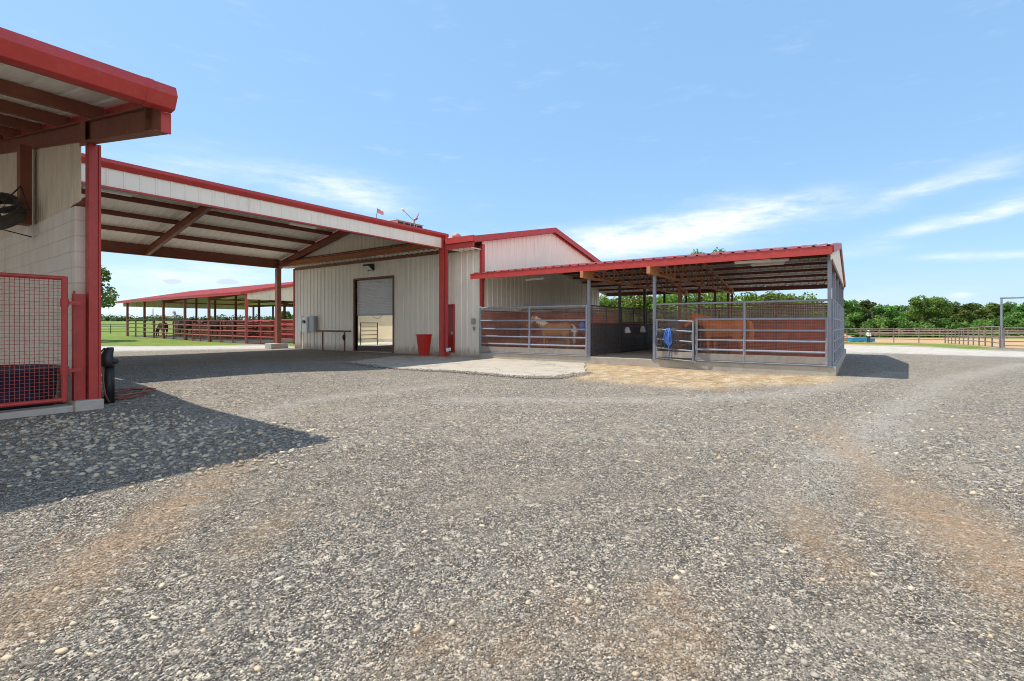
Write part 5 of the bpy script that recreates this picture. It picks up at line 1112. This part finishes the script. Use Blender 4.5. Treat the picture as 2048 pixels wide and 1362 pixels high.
def azel(px, py):
    x, y = (px-CX)/FOC, (HOR-py)/FOC; d = V((C0+S0*x, S0-C0*x, y)); d.normalize(); return math.atan2(d.y, d.x), math.asin(d.z)
mp = N(t, 'ShaderNodeMapping'); mp.inputs['Scale'].default_value = (1, 4.5, 1); mp.inputs['Rotation'].default_value = (0, 0, -.12); t.links.new(cb.outputs[0], mp.inputs[0])
n1 = noise(t, mp.outputs[0], 7, 9, .66); n2 = noise(t, mp.outputs[0], 2.4, 6, .6)
wn = mth(t, 'MULTIPLY', mth(t, 'SUBTRACT', n2, .5), .09)
acc = None; dark = None
CL = [(650, 372, 110, 26, -3, .5), (440, 345, 220, 45, 0, .2), (740, 400, 90, 22, -6, .45), (1400, 452, 210, 30, 8, .9), (1260, 485, 190, 34, 4, .9), (1560, 430, 110, 20, 5, .6), (1840, 378, 130, 15, 17, .55), (1960, 350, 110, 14, 14, .4), (1900, 436, 170, 13, 10, .65), (2010, 415, 90, 15, 10, .5), (1960, 512, 120, 8, -3, .7), (1700, 500, 90, 14, 3, .35), (1922, 590, 22, 5, 0, .9), (1790, 640, 300, 70, 0, .22),
      (330, 570, 230, 50, 3, .35), (250, 622, 80, 18, 0, .5), (450, 540, 160, 40, 6, .25), (1050, 590, 300, 60, 0, .3)]
for px, py, sx, sy, tilt, st in CL:
    a0, e0 = azel(px, py); ca, sa = math.cos(math.radians(tilt)), math.sin(math.radians(tilt))
    # how much one pixel covers in azimuth / elevation there
    a1, _ = azel(px+sx, py); _, e1 = azel(px, py-sy); wa, we = abs(a1-a0), abs(e1-e0)
    dx = mth(t, 'SUBTRACT', a0, az); dy = mth(t, 'ADD', mth(t, 'SUBTRACT', el, e0), wn if sy > 9 else 0.)
    X = mth(t, 'ADD', mth(t, 'MULTIPLY', dx, ca), mth(t, 'MULTIPLY', dy, sa)); Y = mth(t, 'SUBTRACT', mth(t, 'MULTIPLY', dy, ca), mth(t, 'MULTIPLY', dx, sa))
    q = mth(t, 'ADD', mth(t, 'POWER', mth(t, 'ABSOLUTE', mth(t, 'DIVIDE', X, wa)), 2), mth(t, 'POWER', mth(t, 'ABSOLUTE', mth(t, 'DIVIDE', Y, we)), 2))
    g = mth(t, 'MULTIPLY', mth(t, 'EXPONENT', mth(t, 'MULTIPLY', q, -1)), st)
    acc = g if acc is None else mth(t, 'ADD', acc, g)
cov = mth(t, 'MULTIPLY', acc, mapr(t, n1, .28, .7, .12, 1.05)); gen = mth(t, 'MULTIPLY', mapr(t, n1, .55, .85), .18)
back = mth(t, 'ADD', mth(t, 'MULTIPLY', sp.outputs[0], -C0), mth(t, 'MULTIPLY', sp.outputs[1], -S0))       # unseen white cloud added behind the camera to brighten the shaded walls
fill_cloud = mth(t, 'MULTIPLY', mth(t, 'MULTIPLY', mapr(t, back, .0, .45), mapr(t, el, .95, .6)), mapr(t, n2, .3, .5, .45, .9))
cov = mth(t, 'MAXIMUM', cov, fill_cloud)
cov = mth(t, 'MINIMUM', mth(t, 'ADD', cov, gen), .93)
cov = mth(t, 'MAXIMUM', cov, 0.)
CLOUDV = 3.9
hsv = N(t, 'ShaderNodeHueSaturation', Saturation=1.0); t.links.new(sky.outputs[0], hsv.inputs['Color'])
skyb = mixc(t, .74, hsv.outputs[0], (.90, 1.72, 2.72))
final = mixc(t, cov, skyb, (CLOUDV, CLOUDV*1.01, CLOUDV*1.03))
for px, py, sx, sy in ((345, 561, 19, 7), (455, 563, 24, 6)):
    a0, e0 = azel(px, py); a1, _ = azel(px+sx, py); _, e1 = azel(px, py-sy)
    dy = mth(t, 'ADD', mth(t, 'SUBTRACT', el, e0), mth(t, 'MULTIPLY', mth(t, 'SUBTRACT', n1, .5), .02))
    q = mth(t, 'ADD', mth(t, 'POWER', mth(t, 'ABSOLUTE', mth(t, 'DIVIDE', mth(t, 'SUBTRACT', a0, az), abs(a1-a0))), 2), mth(t, 'POWER', mth(t, 'ABSOLUTE', mth(t, 'DIVIDE', dy, abs(e1-e0))), 2))
    final = mixc(t, mth(t, 'MULTIPLY', mapr(t, q, 1.3, .5), .6), final, (CLOUDV*.55, CLOUDV*.6, CLOUDV*.72))
t.links.new(final, bg.inputs['Color']); bg.inputs["Strength"].default_value = .15
sl = bpy.data.lights.new('sun', 'SUN'); sl.energy = 2.75; sl.angle = math.radians(.5); sl.color = (1, .93, .82); so = bpy.data.objects.new('sun', sl); COL.objects.link(so); so.rotation_euler = (-SUN).to_track_quat('-Z', 'Y').to_euler()
cam = bpy.data.cameras.new('camera'); cam.sensor_width = 36; cam.lens = FOC/2048*36; cam.shift_y = -(681-HOR)/2048; cam.clip_end = 3000; cam.clip_start = .05
co = bpy.data.objects.new('camera', cam); COL.objects.link(co); co.location = (0, 0, HCAM); co.rotation_euler = (math.pi/2, 0, -math.radians(90-35.3)); scene.camera = co
vs = scene.view_settings; vs.view_transform = 'Standard'; vs.look = 'None'; vs.exposure = 1.05; vs.gamma = 1
scene.cycles.filter_width = 1.0; scene.cycles.max_bounces = 8; scene.cycles.diffuse_bounces = 6; scene.cycles.use_denoising = True
